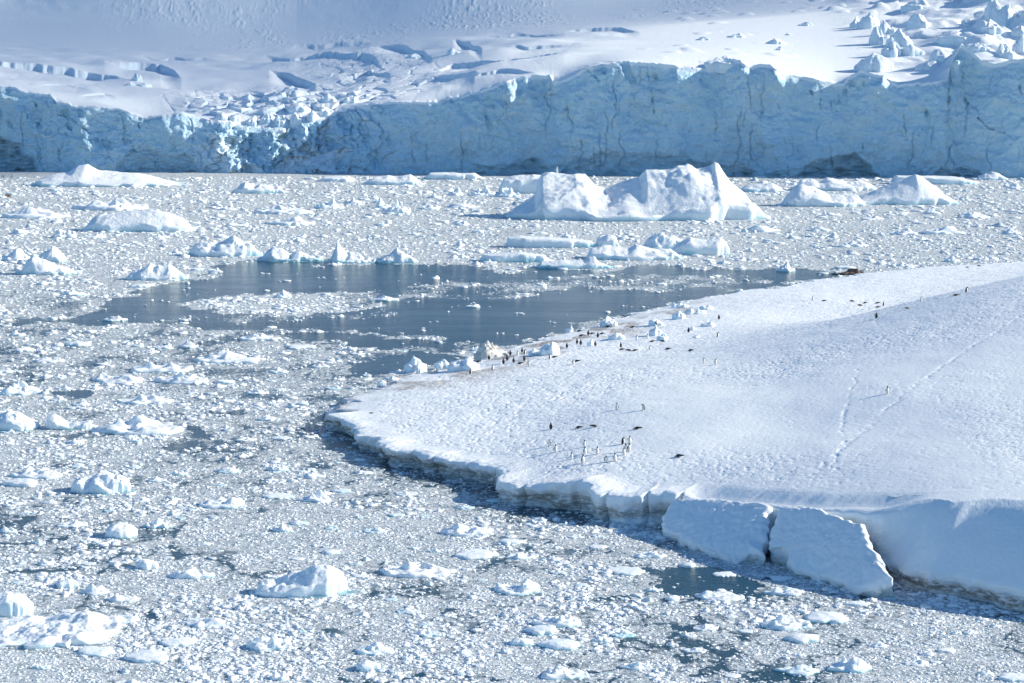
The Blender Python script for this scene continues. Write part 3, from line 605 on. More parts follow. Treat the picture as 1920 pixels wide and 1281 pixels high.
# a thin cloud to the right, out of the frame: it shades the far left of the ice field and the mountain
def build_cloud():
    t = NT("cloud_vapour"); v = t.n("ShaderNodeVolumePrincipled", {"Density": 0.0068, "Anisotropy": 0.4}); v.inputs["Color"].default_value = (1, 1, 1, 1)
    o_ = t.n("ShaderNodeOutputMaterial"); t.t.links.new(v.outputs[0], o_.inputs[1])
    th = np.linspace(-np.pi, np.pi, 96, endpoint=False)
    ka = np.radians([-180, -150, -120, -90, -69, -41, -13, 0, 40, 90, 140, 180]); kr = np.array([900, 1000, 1050, 900, 860, 660, 800, 1000, 1000, 700, 800, 900.0])
    rr = np.interp(th, ka, kr) * (1 + 0.06 * fbm(np.cos(th) * 3, np.sin(th) * 3, 160, 3))
    p = np.linspace(0, 1, 26)
    X = p[:, None] * (rr * np.cos(th))[None]; Y = p[:, None] * (rr * np.sin(th))[None]
    T = 45 * np.sqrt(np.clip(1 - p ** 2, 0, 1))[:, None] * (1 + 0.35 * fbm(X / 180, Y / 180, 161, 3))
    tt = (950 - 60) / sdir.z; c = np.array([-400 + sdir.x * tt, 1500 + sdir.y * tt, 950])
    up = np.c_[X.ravel(), Y.ravel(), T.ravel()]; dn = np.c_[X[:-1].ravel(), Y[:-1].ravel(), -T[:-1].ravel()]
    n = 96; V = np.r_[up, dn]; Q1 = gridq(26, n, True)[:, ::-1]
    bot = np.r_[dn, up[-n:]]; idx = np.r_[np.arange(len(up), len(up) + len(dn)), np.arange(len(up) - n, len(up))]
    Q2 = idx[gridq(26, n, True)]
    tag(link("cloud", mesh_np("cloud", V, np.r_[Q1, Q2], True), t.m, loc=tuple(c)), "thin white cloud high to the right, shading the far ice field", "cloud", kind="structure")
build_cloud()

# ------------------------------------------------------------------ floating ice: shape generators
rng = np.random.default_rng(11)
def berg_profile(prof, base_py, depth_ratio, seed, ridge=0.1, edge=0.25, rough=1.0, rings=46, segs=150, tilt=0.0, zbase=0.0):
    """An iceberg whose skyline follows the traced one; its own depth and back are modelled."""
    prof = sorted(prof); pxs = np.array([a for a, _ in prof], float); pys = np.array([b for _, b in prof], float)
    m = mpp(base_py, zbase); x0, y0 = unproj(pxs[0], base_py, zbase); x1, _ = unproj(pxs[-1], base_py, zbase)
    W = float(x1 - x0); Dp = W * depth_ratio; cx, cy = float(x0 + x1) / 2, float(y0) + Dp / 2
    th = np.linspace(0, 2 * np.pi, segs, endpoint=False); t = np.r_[0.0, np.linspace(0.06, 1.0, rings)]
    g = np.random.default_rng(seed); so_ = g.uniform(0, 99)
    rr = 1 + 0.16 * fbm(np.cos(th) * 2 + so_, np.sin(th) * 2, seed, 3) + 0.10 * facet(np.cos(th) * 5 + so_, np.sin(th) * 5, seed)
    ce, se = np.cos(th), np.sin(th); p = 0.75
    ux = np.sign(ce) * np.abs(ce) ** p; uy = np.sign(se) * np.abs(se) ** p
    X = t[:, None] * (ux * rr)[None]; Y = t[:, None] * (uy * rr)[None]
    px = CX + 0 * X + (pxs[0] + pxs[-1]) / 2 - CX + X * (pxs[-1] - pxs[0]) / 2
    hp = base_py - np.interp(px, pxs, pys)                       # skyline height in px
    rv = ridge + 0.18 * fbm(X * 1.6 + so_, 0 * X + 7, seed + 3, 2)
    drop = (Y - rv)
    g_ = np.where(drop < 0, 1 - np.clip(-drop / (1 + rv), 0, 1) ** 1.5 * (1 - edge), 1 - np.clip(drop / (1 - rv), 0, 1) ** 2 * (1 - edge * 0.8))
    lift = (rv + 1) * Dp / 2 * (base_py - YH) / F / m * 0.55     # part of the px height that is depth, not rise
    h = np.maximum(hp - lift, hp * 0.35) * m
    H = h * g_ * {214: 0.85, 215: 0.85, 216: 0.9, 217: 0.82, 218: 0.85, 231: 0.85, 232: 0.85}.get(seed, 1.0)
    sc_ = max(W / 10, 0.4); amp = float(np.max(h)) * 0.10 * rough
    xx, yy = X * W / 2, Y * Dp / 2
    H = H + amp * (0.9 * facet(xx / sc_ / 1.5 + so_, yy / sc_ / 1.5, seed + 5) + 0.42 * facet(xx / sc_ / 0.6, yy / sc_ / 0.6 + so_, seed + 6) * (0.4 + 0.6 * sst(-0.2, 0.3, fbm(xx / sc_ / 1.5, yy / sc_ / 1.5, seed + 11, 2))) + 0.16 * facet(xx / sc_ / 0.22, yy / sc_ / 0.22, seed + 7) + 0.7 * fbm(xx / sc_ / 2, yy / sc_ / 2 + so_, seed + 8, 3))
    H = np.maximum(H, 0.05 * float(np.max(h)) * (1 + 0.9 * facet(xx / sc_ * 2, yy / sc_ * 2, seed + 9)))
    rim = np.stack([X[-1] * 1.02, X[-1] * 1.0, X[-1] * 0.93]); rimy = np.stack([Y[-1] * 1.02, Y[-1] * 1.0, Y[-1] * 0.93])
    e = H[-1]; rz = np.stack([e * 0.55, e * 0.12, -0.45 * W * 0.15 - 0.3 + 0 * e])
    xs = np.r_[X, rim] * W / 2; ys = np.r_[Y, rimy] * Dp / 2; zs = np.r_[H, rz]
    V = np.c_[xs.ravel(), ys.ravel(), zs.ravel()]
    return V, gridq(len(t) + 3, segs, True)[:, ::-1], (cx, cy, zbase)
def lump(seed, rings, segs, npk=3, edge=0.25, flat=0.0, asp=0.7, rough=1.0):
    """Unit wide floating lump: facetted peaks on a small floe. Height about 1 before scaling."""
    g = np.random.default_rng(seed); so_ = g.uniform(0, 99)
    th = np.linspace(0, 2 * np.pi, segs, endpoint=False) + g.uniform(0, 6); t = np.r_[0.0, np.linspace(0.5 / rings, 1.0, rings)]
    rr = 1 + 0.28 * facet(np.cos(th) * 1.7 + so_, np.sin(th) * 1.7, seed) + 0.12 * vn(np.cos(th) * 4 + so_, np.sin(th) * 4, seed)
    X = t[:, None] * (np.cos(th) * rr)[None]; Y = t[:, None] * (np.sin(th) * rr)[None]
    H = np.full(X.shape, edge)
    for k in range(npk):
        r_, a_ = (0.55 * math.sqrt(g.uniform(0, 1)), g.uniform(0, 6.28)); c0, c1 = r_ * math.cos(a_), r_ * math.sin(a_)
        top = 1.0 if k == 0 else g.uniform(0.35, 0.85)
        pk = np.full(X.shape, 9.0); nf = g.integers(4, 7); a0 = g.uniform(0, 6.28)
        for j in range(nf):
            a = a0 + j * 6.283 / nf + g.uniform(-0.35, 0.35); s = g.uniform(0.7, 2.4) * (1 - flat)
            pk = np.minimum(pk, top - s * (math.cos(a) * (X - c0) + math.sin(a) * (Y - c1)))
        cap = top * g.uniform(0.72, 1.0) + 0.25 * (X * g.uniform(-1, 1) + Y * g.uniform(-1, 1))
        H = np.maximum(H, np.minimum(pk, cap))
    H = H + rough * (0.16 * facet(X * 2.5 + so_, Y * 2.5, seed + 1) + 0.10 * facet(X * 5 + so_, Y * 5, seed + 2) + 0.05 * vn(X * 9, Y * 9 + so_, seed + 3))
    H = np.maximum(H, edge * 0.5) * (1 - 0.25 * t[:, None] ** 4)
    xs = np.r_[X, X[-1:] * 1.03, X[-1:] * 0.9] * 0.5; ys = np.r_[Y, Y[-1:] * 1.03, Y[-1:] * 0.9] * 0.5 * asp
    zs = np.r_[H, H[-1:] * 0.15, -0.6 + 0 * H[-1:]]
    xs = xs / (xs.max() - xs.min()); ys = ys / (ys.max() - ys.min()) * asp
    return np.c_[xs.ravel(), ys.ravel(), zs.ravel()], gridq(len(t) + 2, segs, True)[:, ::-1]

# seracs: blocks of the glacier itself, standing on the ice field (px centre, base row, width, height)
SER = [(1606, 50, 26, 22), (1630, 52, 36, 34), (1650, 82, 34, 44), (1662, 62, 30, 30), (1728, 50, 38, 34), (1690, 84, 42, 34), (1676, 104, 34, 40), (1712, 102, 40, 26), (1640, 132, 62, 40),
       (1722, 16, 46, 22), (1816, 48, 22, 16), (1868, 26, 34, 34), (1892, 44, 44, 40), (1858, 60, 40, 26), (1912, 66, 30, 22), (1890, 108, 34, 34), (1914, 96, 24, 36), (1800, 74, 60, 20), (1838, 92, 34, 18), (1770, 110, 46, 24), (1740, 128, 40, 18),
       (1382, 68, 30, 10), (1319, 73, 22, 7), (1458, 80, 32, 13), (1461, 92, 12, 9), (1512, 46, 24, 9), (1480, 64, 12, 5), (1360, 128, 60, 22),
       (257, 150, 18, 18), (244, 158, 14, 8), (268, 160, 28, 8), (424, 184, 24, 14), (462, 184, 26, 12), (548, 178, 50, 20), (560, 205, 38, 14), (618, 190, 26, 20), 
       (415, 222, 26, 14), (440, 226, 20, 16), (470, 232, 26, 20), (498, 228, 24, 22), (528, 232, 26, 22), (556, 236, 28, 22), (584, 226, 26, 20), (610, 214, 26, 18), (660, 190, 24, 14), (775, 108, 24, 10), (850, 100, 28, 12)]
for k, (px, py, wpx, hpx) in enumerate(SER):
    q = glac_hit(px, py); m = (q[1] * CP + (HC - q[2]) * SP) / F
    V, Q = lump(3000 + k, 16, 48, npk=3 + k % 3, edge=0.42, flat=0.55, asp=1.0, rough=0.6)
    V[:, 0] *= wpx * m * 1.15; V[:, 1] *= wpx * m * 1.4; V[:, 2] *= hpx * m
    V += np.array([q[0], q[1] + wpx * m * 0.4, q[2] - 0.03 * wpx * m])
    link("serac", mesh_np("serac", V, Q, True, dict(wall=np.full(len(V), 0.15), dirt=np.zeros(len(V)), crack=np.zeros(len(V)))), M_GLAC, parent=GLACIER)

# named floating things
LMARKS = []      # phrase, px, py
def named_berg(name, cat, label, prof, base, dr, seed, mat=None, lm=None, **kw):
    V, Q, loc = berg_profile(prof, base, dr, seed, **kw)
    o = link(name, mesh_np(name, V, Q, True), mat or M_BERG, loc=loc)
    tag(o, label, cat)
    if lm: LMARKS.append((lm, (prof[0][0] + prof[-1][0]) / 2, base))
    if seed in LEDGE:
        W = V[:, 0].max() - V[:, 0].min(); D = V[:, 1].max() - V[:, 1].min(); th = np.linspace(0, 2 * np.pi, 90, endpoint=False)
        rr = 1 + 0.14 * fbm(np.cos(th) * 2 + seed, np.sin(th) * 2, seed, 3); t = np.array([0.0, 0.5, 0.85, 0.95, 1.0, 1.03])
        X = t[:, None] * (rr * np.cos(th))[None] * W * 0.535; Y = t[:, None] * (rr * np.sin(th))[None] * D * 0.53 - D * 0.01
        Z = np.interp(t, [0, 0.85, 1.0, 1.03], [0.10, 0.08, 0.012, -0.3])[:, None] + 0.02 * vn(X / 0.8, Y / 0.8, seed)
        link("underwater_ledge", mesh_np("underwater_ledge", np.c_[X.ravel(), Y.ravel(), Z.ravel()], gridq(len(t), 90, True)[:, ::-1], True), M_LEDGE, parent=o)
    return o
LEDGE = {209, 215, 216, 217, 218, 213, 228, 231, 232, 233, 210}
def part(o, name, seed, px, py, wpx, hpx, base, npk=2, asp=0.7):
    m = mpp(base); x, y = unproj(px, py); V, Q = lump(seed, 16, 44, npk=npk, edge=0.3, asp=asp, rough=0.6)
    V[:, :2] *= wpx * m; V[:, 2] *= hpx * m; V += np.array([float(x) - o.location[0], float(y) - o.location[1] , 0])
    return link(name, mesh_np(name, V, Q, True), o.data.materials[0], parent=o)
NB = named_berg
NB("iceberg", "iceberg", "largest white iceberg, with a saddle between two peaked lobes, in mid water",
   [(953, 411), (965, 398), (985, 384), (1004, 372), (1012, 345), (1018, 334), (1028, 331), (1043, 331), (1053, 330), (1070, 329), (1083, 326), (1102, 329), (1122, 350), (1140, 352), (1173, 343), (1205, 340), (1218, 326), (1257, 324), (1280, 314), (1300, 309), (1320, 315), (1345, 309), (1352, 301), (1361, 304), (1373, 323), (1384, 341), (1407, 361), (1427, 384), (1438, 402)], 414, 0.42, 201, lm="the largest iceberg", ridge=0.35, edge=0.2, rings=120, segs=320, rough=0.8)
NB("iceberg", "iceberg", "smooth pyramid iceberg with one sharp summit near the glacier wall",
   [(1600, 380), (1618, 371), (1650, 357), (1690, 342), (1725, 328), (1740, 335), (1765, 350), (1782, 365), (1800, 378), (1810, 381)], 385, 0.5, 202, lm="the pyramid iceberg", ridge=0.0, edge=0.12, rough=0.35, rings=70, segs=200)
NB("iceberg", "iceberg", "rounded grey-white iceberg lump just left of the pyramid iceberg",
   [(1473, 383), (1480, 368), (1492, 354), (1510, 346), (1530, 352), (1550, 361), (1562, 366), (1590, 364), (1612, 368), (1622, 378)], 388, 0.5, 203, edge=0.3, rough=0.8)
NB("iceberg", "iceberg", "long low snow-domed iceberg at the foot of the glacier, far left",
   [(50, 344), (62, 334), (90, 326), (112, 322), (130, 312), (147, 309), (165, 318), (200, 322), (240, 327), (290, 338), (335, 348)], 351, 0.5, 204, lm="the long snow-domed iceberg", ridge=0.2, edge=0.1, rough=0.5, rings=60, segs=180)
NB("iceberg", "iceberg", "smooth rounded white hump iceberg rising from the brash at left",
   [(152, 428), (165, 412), (178, 404), (200, 402), (215, 400), (240, 397), (275, 394), (310, 400), (338, 411), (350, 428)], 435, 0.45, 205, lm="the smooth hump iceberg", edge=0.35, rough=0.5, rings=60, segs=180)
NB("iceberg", "iceberg", "pale blue flat-topped iceberg behind the left lobe of the largest iceberg",
   [(935, 352), (945, 334), (965, 330), (1000, 328), (1025, 330), (1035, 350)], 363, 0.5, 206, edge=0.8, rough=0.4)
NB("iceberg", "iceberg", "flat-topped iceberg with a vertical shaded side beyond the open water",
   [(949, 462), (952, 446), (975, 443), (1000, 445), (1040, 446), (1077, 449), (1110, 452), (1120, 462)], 465, 0.30, 207, lm="the flat-topped iceberg", edge=0.85, rough=0.3, ridge=0.3)
NB("ice_block", "ice block", "tilted wedge of white ice at the right end of the flat-topped iceberg",
   [(1116, 461), (1120, 450), (1140, 440), (1155, 443), (1161, 460)], 464, 0.6, 208, edge=0.6, rough=0.4)
NB("ice_floe", "ice floe", "wide pale floe with a turquoise edge at the far rim of the open water",
   [(899, 488), (905, 478), (940, 476), (975, 473), (1020, 479), (1032, 488)], 492, 0.4, 209, lm="the turquoise-edged floe", edge=0.85, rough=0.3)
NB("ice_floe", "ice floe", "low floe with one upright knob at its right end, beside open water",
   [(1006, 500), (1015, 492), (1060, 489), (1095, 490), (1106, 484), (1116, 483), (1122, 492), (1147, 500)], 504, 0.3, 210, edge=0.5, rough=0.6)
NB("ice_floe", "ice floe", "broad jumbled floe of blue-white ice right of the tilted wedge",
   [(1100, 482), (1110, 468), (1135, 464), (1160, 463), (1180, 466), (1195, 460), (1225, 468), (1262, 472), (1282, 484)], 488, 0.45, 211, edge=0.4, rough=1.4)
NB("iceberg", "iceberg", "jumbled blue-white heap rising behind the broad jumbled floe",
   [(1205, 462), (1215, 450), (1230, 440), (1245, 438), (1262, 446), (1285, 450), (1292, 462)], 468, 0.5, 212, edge=0.3, rough=1.4)
NB("iceberg", "iceberg", "smooth block iceberg with rounded right end and blue waterline by the lead",
   [(1255, 474), (1275, 456), (1296, 446), (1310, 448), (1330, 450), (1352, 446), (1363, 452), (1370, 468)], 479, 0.4, 213, lm="the smooth block iceberg", edge=0.7, rough=0.5)
NB("iceberg", "iceberg", "lumpy white iceberg with many small summits left of the open water",
   [(348, 477), (358, 464), (372, 455), (388, 453), (402, 456), (420, 446), (435, 438), (450, 446), (470, 456), (484, 472)], 482, 0.5, 214, lm="the many-summited iceberg", edge=0.3, rough=1.3, rings=60, segs=180)
NB("iceberg", "iceberg", "peaked iceberg with a bright blue cleft at the open water's left rim",
   [(488, 485), (499, 467), (509, 457), (524, 465), (543, 475), (560, 466), (576, 478), (597, 487)], 491, 0.5, 215, lm="the blue-cleft iceberg", edge=0.3, rough=1.0)
NB("iceberg", "iceberg", "iceberg with a thin upright fin at the rim of the open water",
   [(617, 491), (624, 472), (629, 462), (632, 449), (637, 463), (648, 472), (665, 474), (682, 482), (700, 488)], 494, 0.45, 216, lm="the finned iceberg", edge=0.3, rough=0.9)
NB("iceberg", "iceberg", "triangular white iceberg just right of the finned iceberg",
   [(700, 490), (715, 482), (728, 474), (744, 458), (758, 470), (770, 478), (780, 491)], 494, 0.5, 217, edge=0.25, rough=0.9)
NB("iceberg", "iceberg", "turquoise-footed iceberg with twin summits near the lead's left end",
   [(234, 518), (245, 504), (262, 498), (276, 488), (286, 496), (300, 493), (313, 488), (326, 501), (341, 515)], 526, 0.5, 218, lm="the twin-summit iceberg", edge=0.25, rough=0.9)
NB("iceberg", "iceberg", "white iceberg with a steep left shoulder near the photo's left edge",
   [(34, 511), (46, 486), (58, 480), (75, 488), (95, 496), (118, 501), (138, 511)], 516, 0.5, 219, lm="the steep-shouldered iceberg", edge=0.3, rough=1.0)
NB("iceberg", "iceberg", "pointed iceberg directly behind the steep-shouldered iceberg",
   [(60, 488), (80, 473), (96, 463), (108, 472), (122, 489)], 493, 0.6, 220, edge=0.3, rough=0.9)
NB("iceberg", "iceberg", "ragged iceberg with a notched crest, below the glacier's icefall",
   [(436, 358), (448, 346), (458, 341), (466, 346), (476, 351), (484, 345), (502, 349), (520, 351), (532, 360)], 363, 0.5, 221, lm="the notch-crested iceberg", edge=0.5, rough=1.0)
NB("iceberg", "iceberg", "thin white tabular iceberg along the foot of the glacier's centre",
   [(797, 333), (805, 325), (830, 324), (862, 325), (890, 325), (903, 334)], 337, 0.5, 222, lm="the thin tabular iceberg", edge=0.75, rough=0.5)
NB("iceberg", "iceberg", "low two-humped iceberg left of the thin tabular iceberg",
   [(682, 343), (700, 333), (725, 329), (745, 333), (768, 328), (790, 344)], 347, 0.5, 223, edge=0.3, rough=0.7)
NB("iceberg", "iceberg", "flat pale iceberg close under the glacier behind the pyramid iceberg",
   [(1680, 340), (1685, 330), (1720, 329), (1760, 331), (1800, 332), (1832, 340)], 346, 0.4, 224, edge=0.75, rough=0.5)
NB("iceberg", "iceberg", "small snow-capped iceberg against the glacier foot, far right",
   [(1835, 334), (1850, 326), (1862, 322), (1878, 327), (1890, 334)], 338, 0.5, 225, lm="the far-right snow-capped iceberg", edge=0.3, rough=0.9)
NB("iceberg", "iceberg", "jumbled bluish iceberg behind the lump left of the pyramid iceberg",
   [(1496, 352), (1505, 338), (1525, 334), (1540, 340), (1555, 334), (1570, 338), (1600, 342), (1625, 340), (1648, 354)], 358, 0.4, 226, edge=0.3, rough=1.3)
NB("iceberg", "iceberg", "low shaded iceberg right behind the largest iceberg's right foot",
   [(1390, 354), (1405, 348), (1425, 346), (1450, 344), (1472, 356)], 360, 0.5, 227, edge=0.4, rough=0.8)
NB("ice_floe", "ice floe", "long smooth humped floe with a shaded cleft, in the foreground brash",
   [(474, 1112), (482, 1098), (500, 1092), (524, 1089), (548, 1077), (580, 1067), (612, 1063), (634, 1071), (644, 1084)], 1120, 0.42, 228, mat=M_CHUNK, lm="the long humped floe", edge=0.45, rough=0.9, ridge=0.2)
NB("ice_floe", "ice floe", "large ridged slab of pitted ice at the bottom left edge",
   [(-60, 1200), (-20, 1197), (30, 1188), (80, 1176), (120, 1166), (143, 1169), (165, 1184), (192, 1196)], 1218, 0.9, 229, mat=M_CHUNK, lm="the ridged pitted slab", edge=0.45, rough=2.4, rings=80, segs=220, ridge=0.3)
NB("ice_floe", "ice floe", "smooth rounded floe cut by the left edge above the pitted slab",
   [(-60, 1135), (-20, 1117), (10, 1113), (38, 1118), (52, 1138)], 1158, 0.5, 230, mat=M_CHUNK, edge=0.6, rough=0.5)
NB("iceberg", "iceberg", "round lumpy bergy bit, the biggest in the left middle distance",
   [(126, 912), (134, 897), (150, 890), (168, 893), (180, 884), (196, 883), (212, 890), (226, 893), (239, 905)], 927, 0.6, 231, mat=M_CHUNK, lm="the round lumpy bergy bit", edge=0.4, rough=1.3)
NB("ice_floe", "ice floe", "white bergy bit with three bumps at the left edge, level with the shore tip",
   [(-40, 792), (-10, 775), (10, 768), (28, 770), (45, 782), (66, 795)], 809, 0.6, 232, mat=M_CHUNK, lm="the three-bumped bergy bit", edge=0.4, rough=1.1)
NB("ice_floe", "ice floe", "floe with a tall knob on its left end and a long low tail",
   [(82, 797), (86, 780), (100, 777), (112, 784), (122, 792), (140, 792), (165, 790)], 806, 0.4, 233, mat=M_CHUNK, edge=0.5, rough=0.7)

byl = {o["label"]: o for o in col.objects if "label" in o}
part(byl["largest white iceberg, with a saddle between two peaked lobes, in mid water"], "pinnacle", 401, 1043, 384, 34, 78, 384, 1)
part(byl["iceberg with a thin upright fin at the rim of the open water"], "fin", 402, 632, 490, 20, 42, 494, 1, 0.6)
part(byl["low floe with one upright knob at its right end, beside open water"], "knob", 403, 1112, 499, 18, 17, 504, 1)
part(byl["floe with a tall knob on its left end and a long low tail"], "knob", 404, 99, 800, 32, 22, 806, 2)
# generic floating lumps, traced:  px centre, waterline row, width px, height px, kind (l lump, s slab, j jumble)
CH = """25 742 100 36 j;224 720 92 24 l;200 716 60 22 l;290 700 120 28 j;340 721 106 30 j;268 759 108 27 j;246 818 176 30 j;405 682 100 30 l;444 683 80 12 s;350 653 34 18 l;305 655 36 14 l;480 639 80 16 j;
32 914 64 21 s;68 898 102 26 j;415 954 90 30 l;588 943 64 28 l;425 888 52 15 l;520 884 42 18 j;580 897 54 17 l;520 937 62 12 s;292 904 36 14 l;318 913 28 9 l;252 830 28 14 l;138 833 36 13 l;65 849 32 11 l;460 828 40 12 l;525 825 40 8 s;
128 990 55 20 l;222 1010 60 34 s;293 992 56 25 j;273 1069 44 24 s;353 1087 88 34 j;174 1116 54 27 l;226 1130 62 23 l;503 1222 90 46 j;378 1178 84 26 l;328 1214 68 20 s;272 1244 86 30 s;175 1233 72 21 s;215 1170 72 18 l;356 1258 42 16 l;523 1277 36 27 l;528 998 38 23 l;238 1290 60 24 l;122 1104 44 22 s;14 1000 32 16 l;
875 1007 102 36 j;783 1084 148 40 j;890 1050 84 20 s;973 1050 60 22 l;970 1117 88 38 l;1049 1177 94 38 j;1018 1192 60 24 s;697 1230 76 33 l;978 1212 42 20 s;802 1195 48 20 l;1130 1205 38 17 l;1169 1197 48 20 l;1195 1257 62 24 j;1055 1275 92 34 j;690 1260 46 27 s;957 1022 42 15 s;1174 1080 78 16 s;1220 1048 62 20 j;1262 1128 28 14 s;1050 1220 80 28 s;763 1152 48 18 l;
1472 1183 98 37 j;1510 1207 66 24 s;1556 1170 82 26 s;1502 1268 86 30 l;1600 1263 86 40 l;1352 1130 94 25 l;1472 1118 80 20 j;1360 1083 44 11 s;1325 1184 50 20 l;1292 1196 30 18 l;1308 1225 46 15 l;1610 1138 44 12 s;1822 1190 28 15 l;1905 1280 60 20 s;1292 1065 28 13 s;1465 1090 42 12 s;1650 1215 40 16 l;1720 1250 46 18 l;1780 1225 36 12 s;
116 447 48 20 l;540 423 98 13 l;527 402 114 16 l;200 395 146 18 j;55 410 130 24 j;612 392 56 22 j;24 490 54 28 l;138 555 50 14 l;212 603 46 14 l;402 511 26 11 l;258 540 38 9 s;175 447 44 10 l;40 440 50 12 l;440 425 40 10 l;
852 367 30 20 l;902 367 48 20 j;950 370 52 22 j;702 374 20 11 l;662 382 32 13 l;718 392 32 22 l;747 400 50 26 j;806 393 36 12 l;632 341 64 12 s;720 565 56 14 l;887 577 28 11 l;815 372 26 12 l;870 390 60 10 l;
1428 435 76 15 l;1537 434 48 12 l;1700 441 60 14 l;1770 440 90 16 j;1748 402 27 15 l;1830 410 62 10 l;1582 464 34 11 l;1442 455 26 8 l;1612 463 42 14 l;1473 510 36 21 l;1697 500 38 11 l;1788 492 28 15 l;1850 488 50 12 j;1588 505 40 8 s;1900 440 36 14 l;1905 355 30 12 l;1640 412 44 8 l;1560 405 40 8 l;1325 352 50 12 j;
700 1000 46 14 l;620 1040 36 12 s;560 985 40 12 l;870 955 40 10 l;760 930 44 12 l;680 890 40 12 l;640 925 36 10 s;1010 980 30 12 l;1080 1010 34 12 l;1120 1030 36 10 s;90 680 60 14 j;140 650 50 12 s;40 660 50 12 l;560 655 60 10 s;600 690 36 12 l;520 700 40 14 l;480 740 44 14 l;560 760 40 12 l;420 720 36 10 s;500 790 44 16 l"""
NADJ = {'l': ("lumpy", "pointed", "rounded", "knobbly"), 's': ("flat", "tabular", "thin"), 'j': ("jumbled", "ragged", "many-peaked")}
NOUN = {'l': "ice_chunk", 's': "ice_floe", 'j': "ice_hummock"}
items = []
for s_ in CH.replace("\n", "").split(";"):
    a = s_.split()
    if len(a) == 5: items.append((float(a[0]), float(a[1]), float(a[2]), float(a[3]), a[4], True))
have = [(i[0], i[1], i[2]) for i in items]
tries = 0
while len(items) < 296 and tries < 9000:
    tries += 1
    py = 345 + 930 * rng.random() ** 0.8; px = rng.uniform(-10, 1930)
    x, y = unproj(px, py); x = float(x); y = float(y)
    if float(density(np.array([x]), np.array([y]))[0]) < 0.35: continue
    if inpoly(np.array([x]), np.array([y]), [tuple(c) for c in COAST[::20]])[0]: continue
    wpx = np.exp(rng.uniform(math.log(17), math.log(36))) * (1.0 if py > 500 else 0.85)
    if any(abs(px - a) < (wpx + c) * 0.55 and abs(py - b) < 14 + c * 0.15 for a, b, c in have): continue
    if 940 < px < 1450 and 330 < py < 420 or 1460 < px < 1820 and 330 < py < 392: continue
    if px > 1230 and 920 < py < 1140 and py < 1000 + (px - 1230) * 0.28: continue
    kd_ = rng.choice(['l', 'l', 's', 's', 'j']); hp = wpx * rng.uniform(0.3, 0.5) * (0.6 if kd_ == 's' else 1)
    items.append((px, py, wpx, hp, str(kd_), False)); have.append((px, py, wpx))
LMARKS += [("the brown rock", 1600, 516), ("the snow point's tip", 620, 800), ("the tilted snow slabs", 1480, 1090), ("the dark pool", 1330, 1085), ("the oval flat floe", 1018, 1192), ("the snow ledge", 1000, 945)]
ordn = ["", "second ", "third ", "fourth ", "fifth ", "sixth ", "seventh ", "eighth ", "ninth ", "tenth ", "eleventh ", "twelfth ", "thirteenth ", "fourteenth "]
lab_n = {}
for k, it in sorted(enumerate(items), key=lambda q: min(math.hypot((q[1][0] - l[1]), (q[1][1] - l[2]) * 1.6) for l in LMARKS)):
    px, py, wpx, hpx, kd_, traced = it
    m = mpp(py); W = wpx * m; asp = {'l': 0.75, 's': 0.85, 'j': 0.6}[kd_]
    dpx = asp * wpx * (py - YH) / F
    hh = max(hpx - dpx * 0.9, hpx * 0.35, wpx * (0.07 if kd_ == 's' else 0.16)) * m
    big = wpx > 40
    V, Q = lump(1000 + k, 16 if big else 9, 52 if big else 30, npk={'l': 2 + k % 3, 's': 1 + k % 2, 'j': 7 + k % 5}[kd_], edge={'l': 0.28, 's': 0.7, 'j': 0.3}[kd_], flat={'l': 0.0, 's': 0.85, 'j': -0.5}[kd_], asp=asp, rough={'l': 0.9, 's': 0.35, 'j': 1.3}[kd_])
    V[:, 0] *= W; V[:, 1] *= W; V[:, 2] *= hh * 1.05
    x, y = unproj(px, py)
    nm = NOUN[kd_]
    o = link(nm, mesh_np(nm, V, Q, True), M_CHUNK, loc=(float(x), float(y) + W * asp * 0.5, 0))
    o.data.shade_smooth() if False else None
    lm = min(LMARKS, key=lambda l: math.hypot(px - l[1], (py - l[2]) * 1.6))
    dx, dy = px - lm[1], (py - lm[2]) * 1.6
    if px == 1018 and py == 1192: lab = "oval flat white floe with a dark outline, in the foreground brash"
    else:
        rel = "left of" if dx < -abs(dy) else "right of" if dx > abs(dy) else "in front of" if dy > 0 else "beyond"
        size = "large" if wpx > 75 else "mid-sized" if wpx > 44 else "small"
        key = f"{size} {NADJ[kd_][k % len(NADJ[kd_])]}"
        base = f"{nm.replace('_', ' ')}"
        n_ = lab_n.get((key, base, rel, lm[0]), 0); lab_n[(key, base, rel, lm[0])] = n_ + 1
        lab = f"{key} {base}, {ordn[min(n_, 13)]}{'nearest such ' if n_ else ''}{rel} {lm[0]}"
    tag(o, lab, nm.replace('_', ' '), {'l': "ice chunks afloat in the brash", 's': "flat floes afloat in the brash", 'j': "ice hummocks afloat"}[kd_])

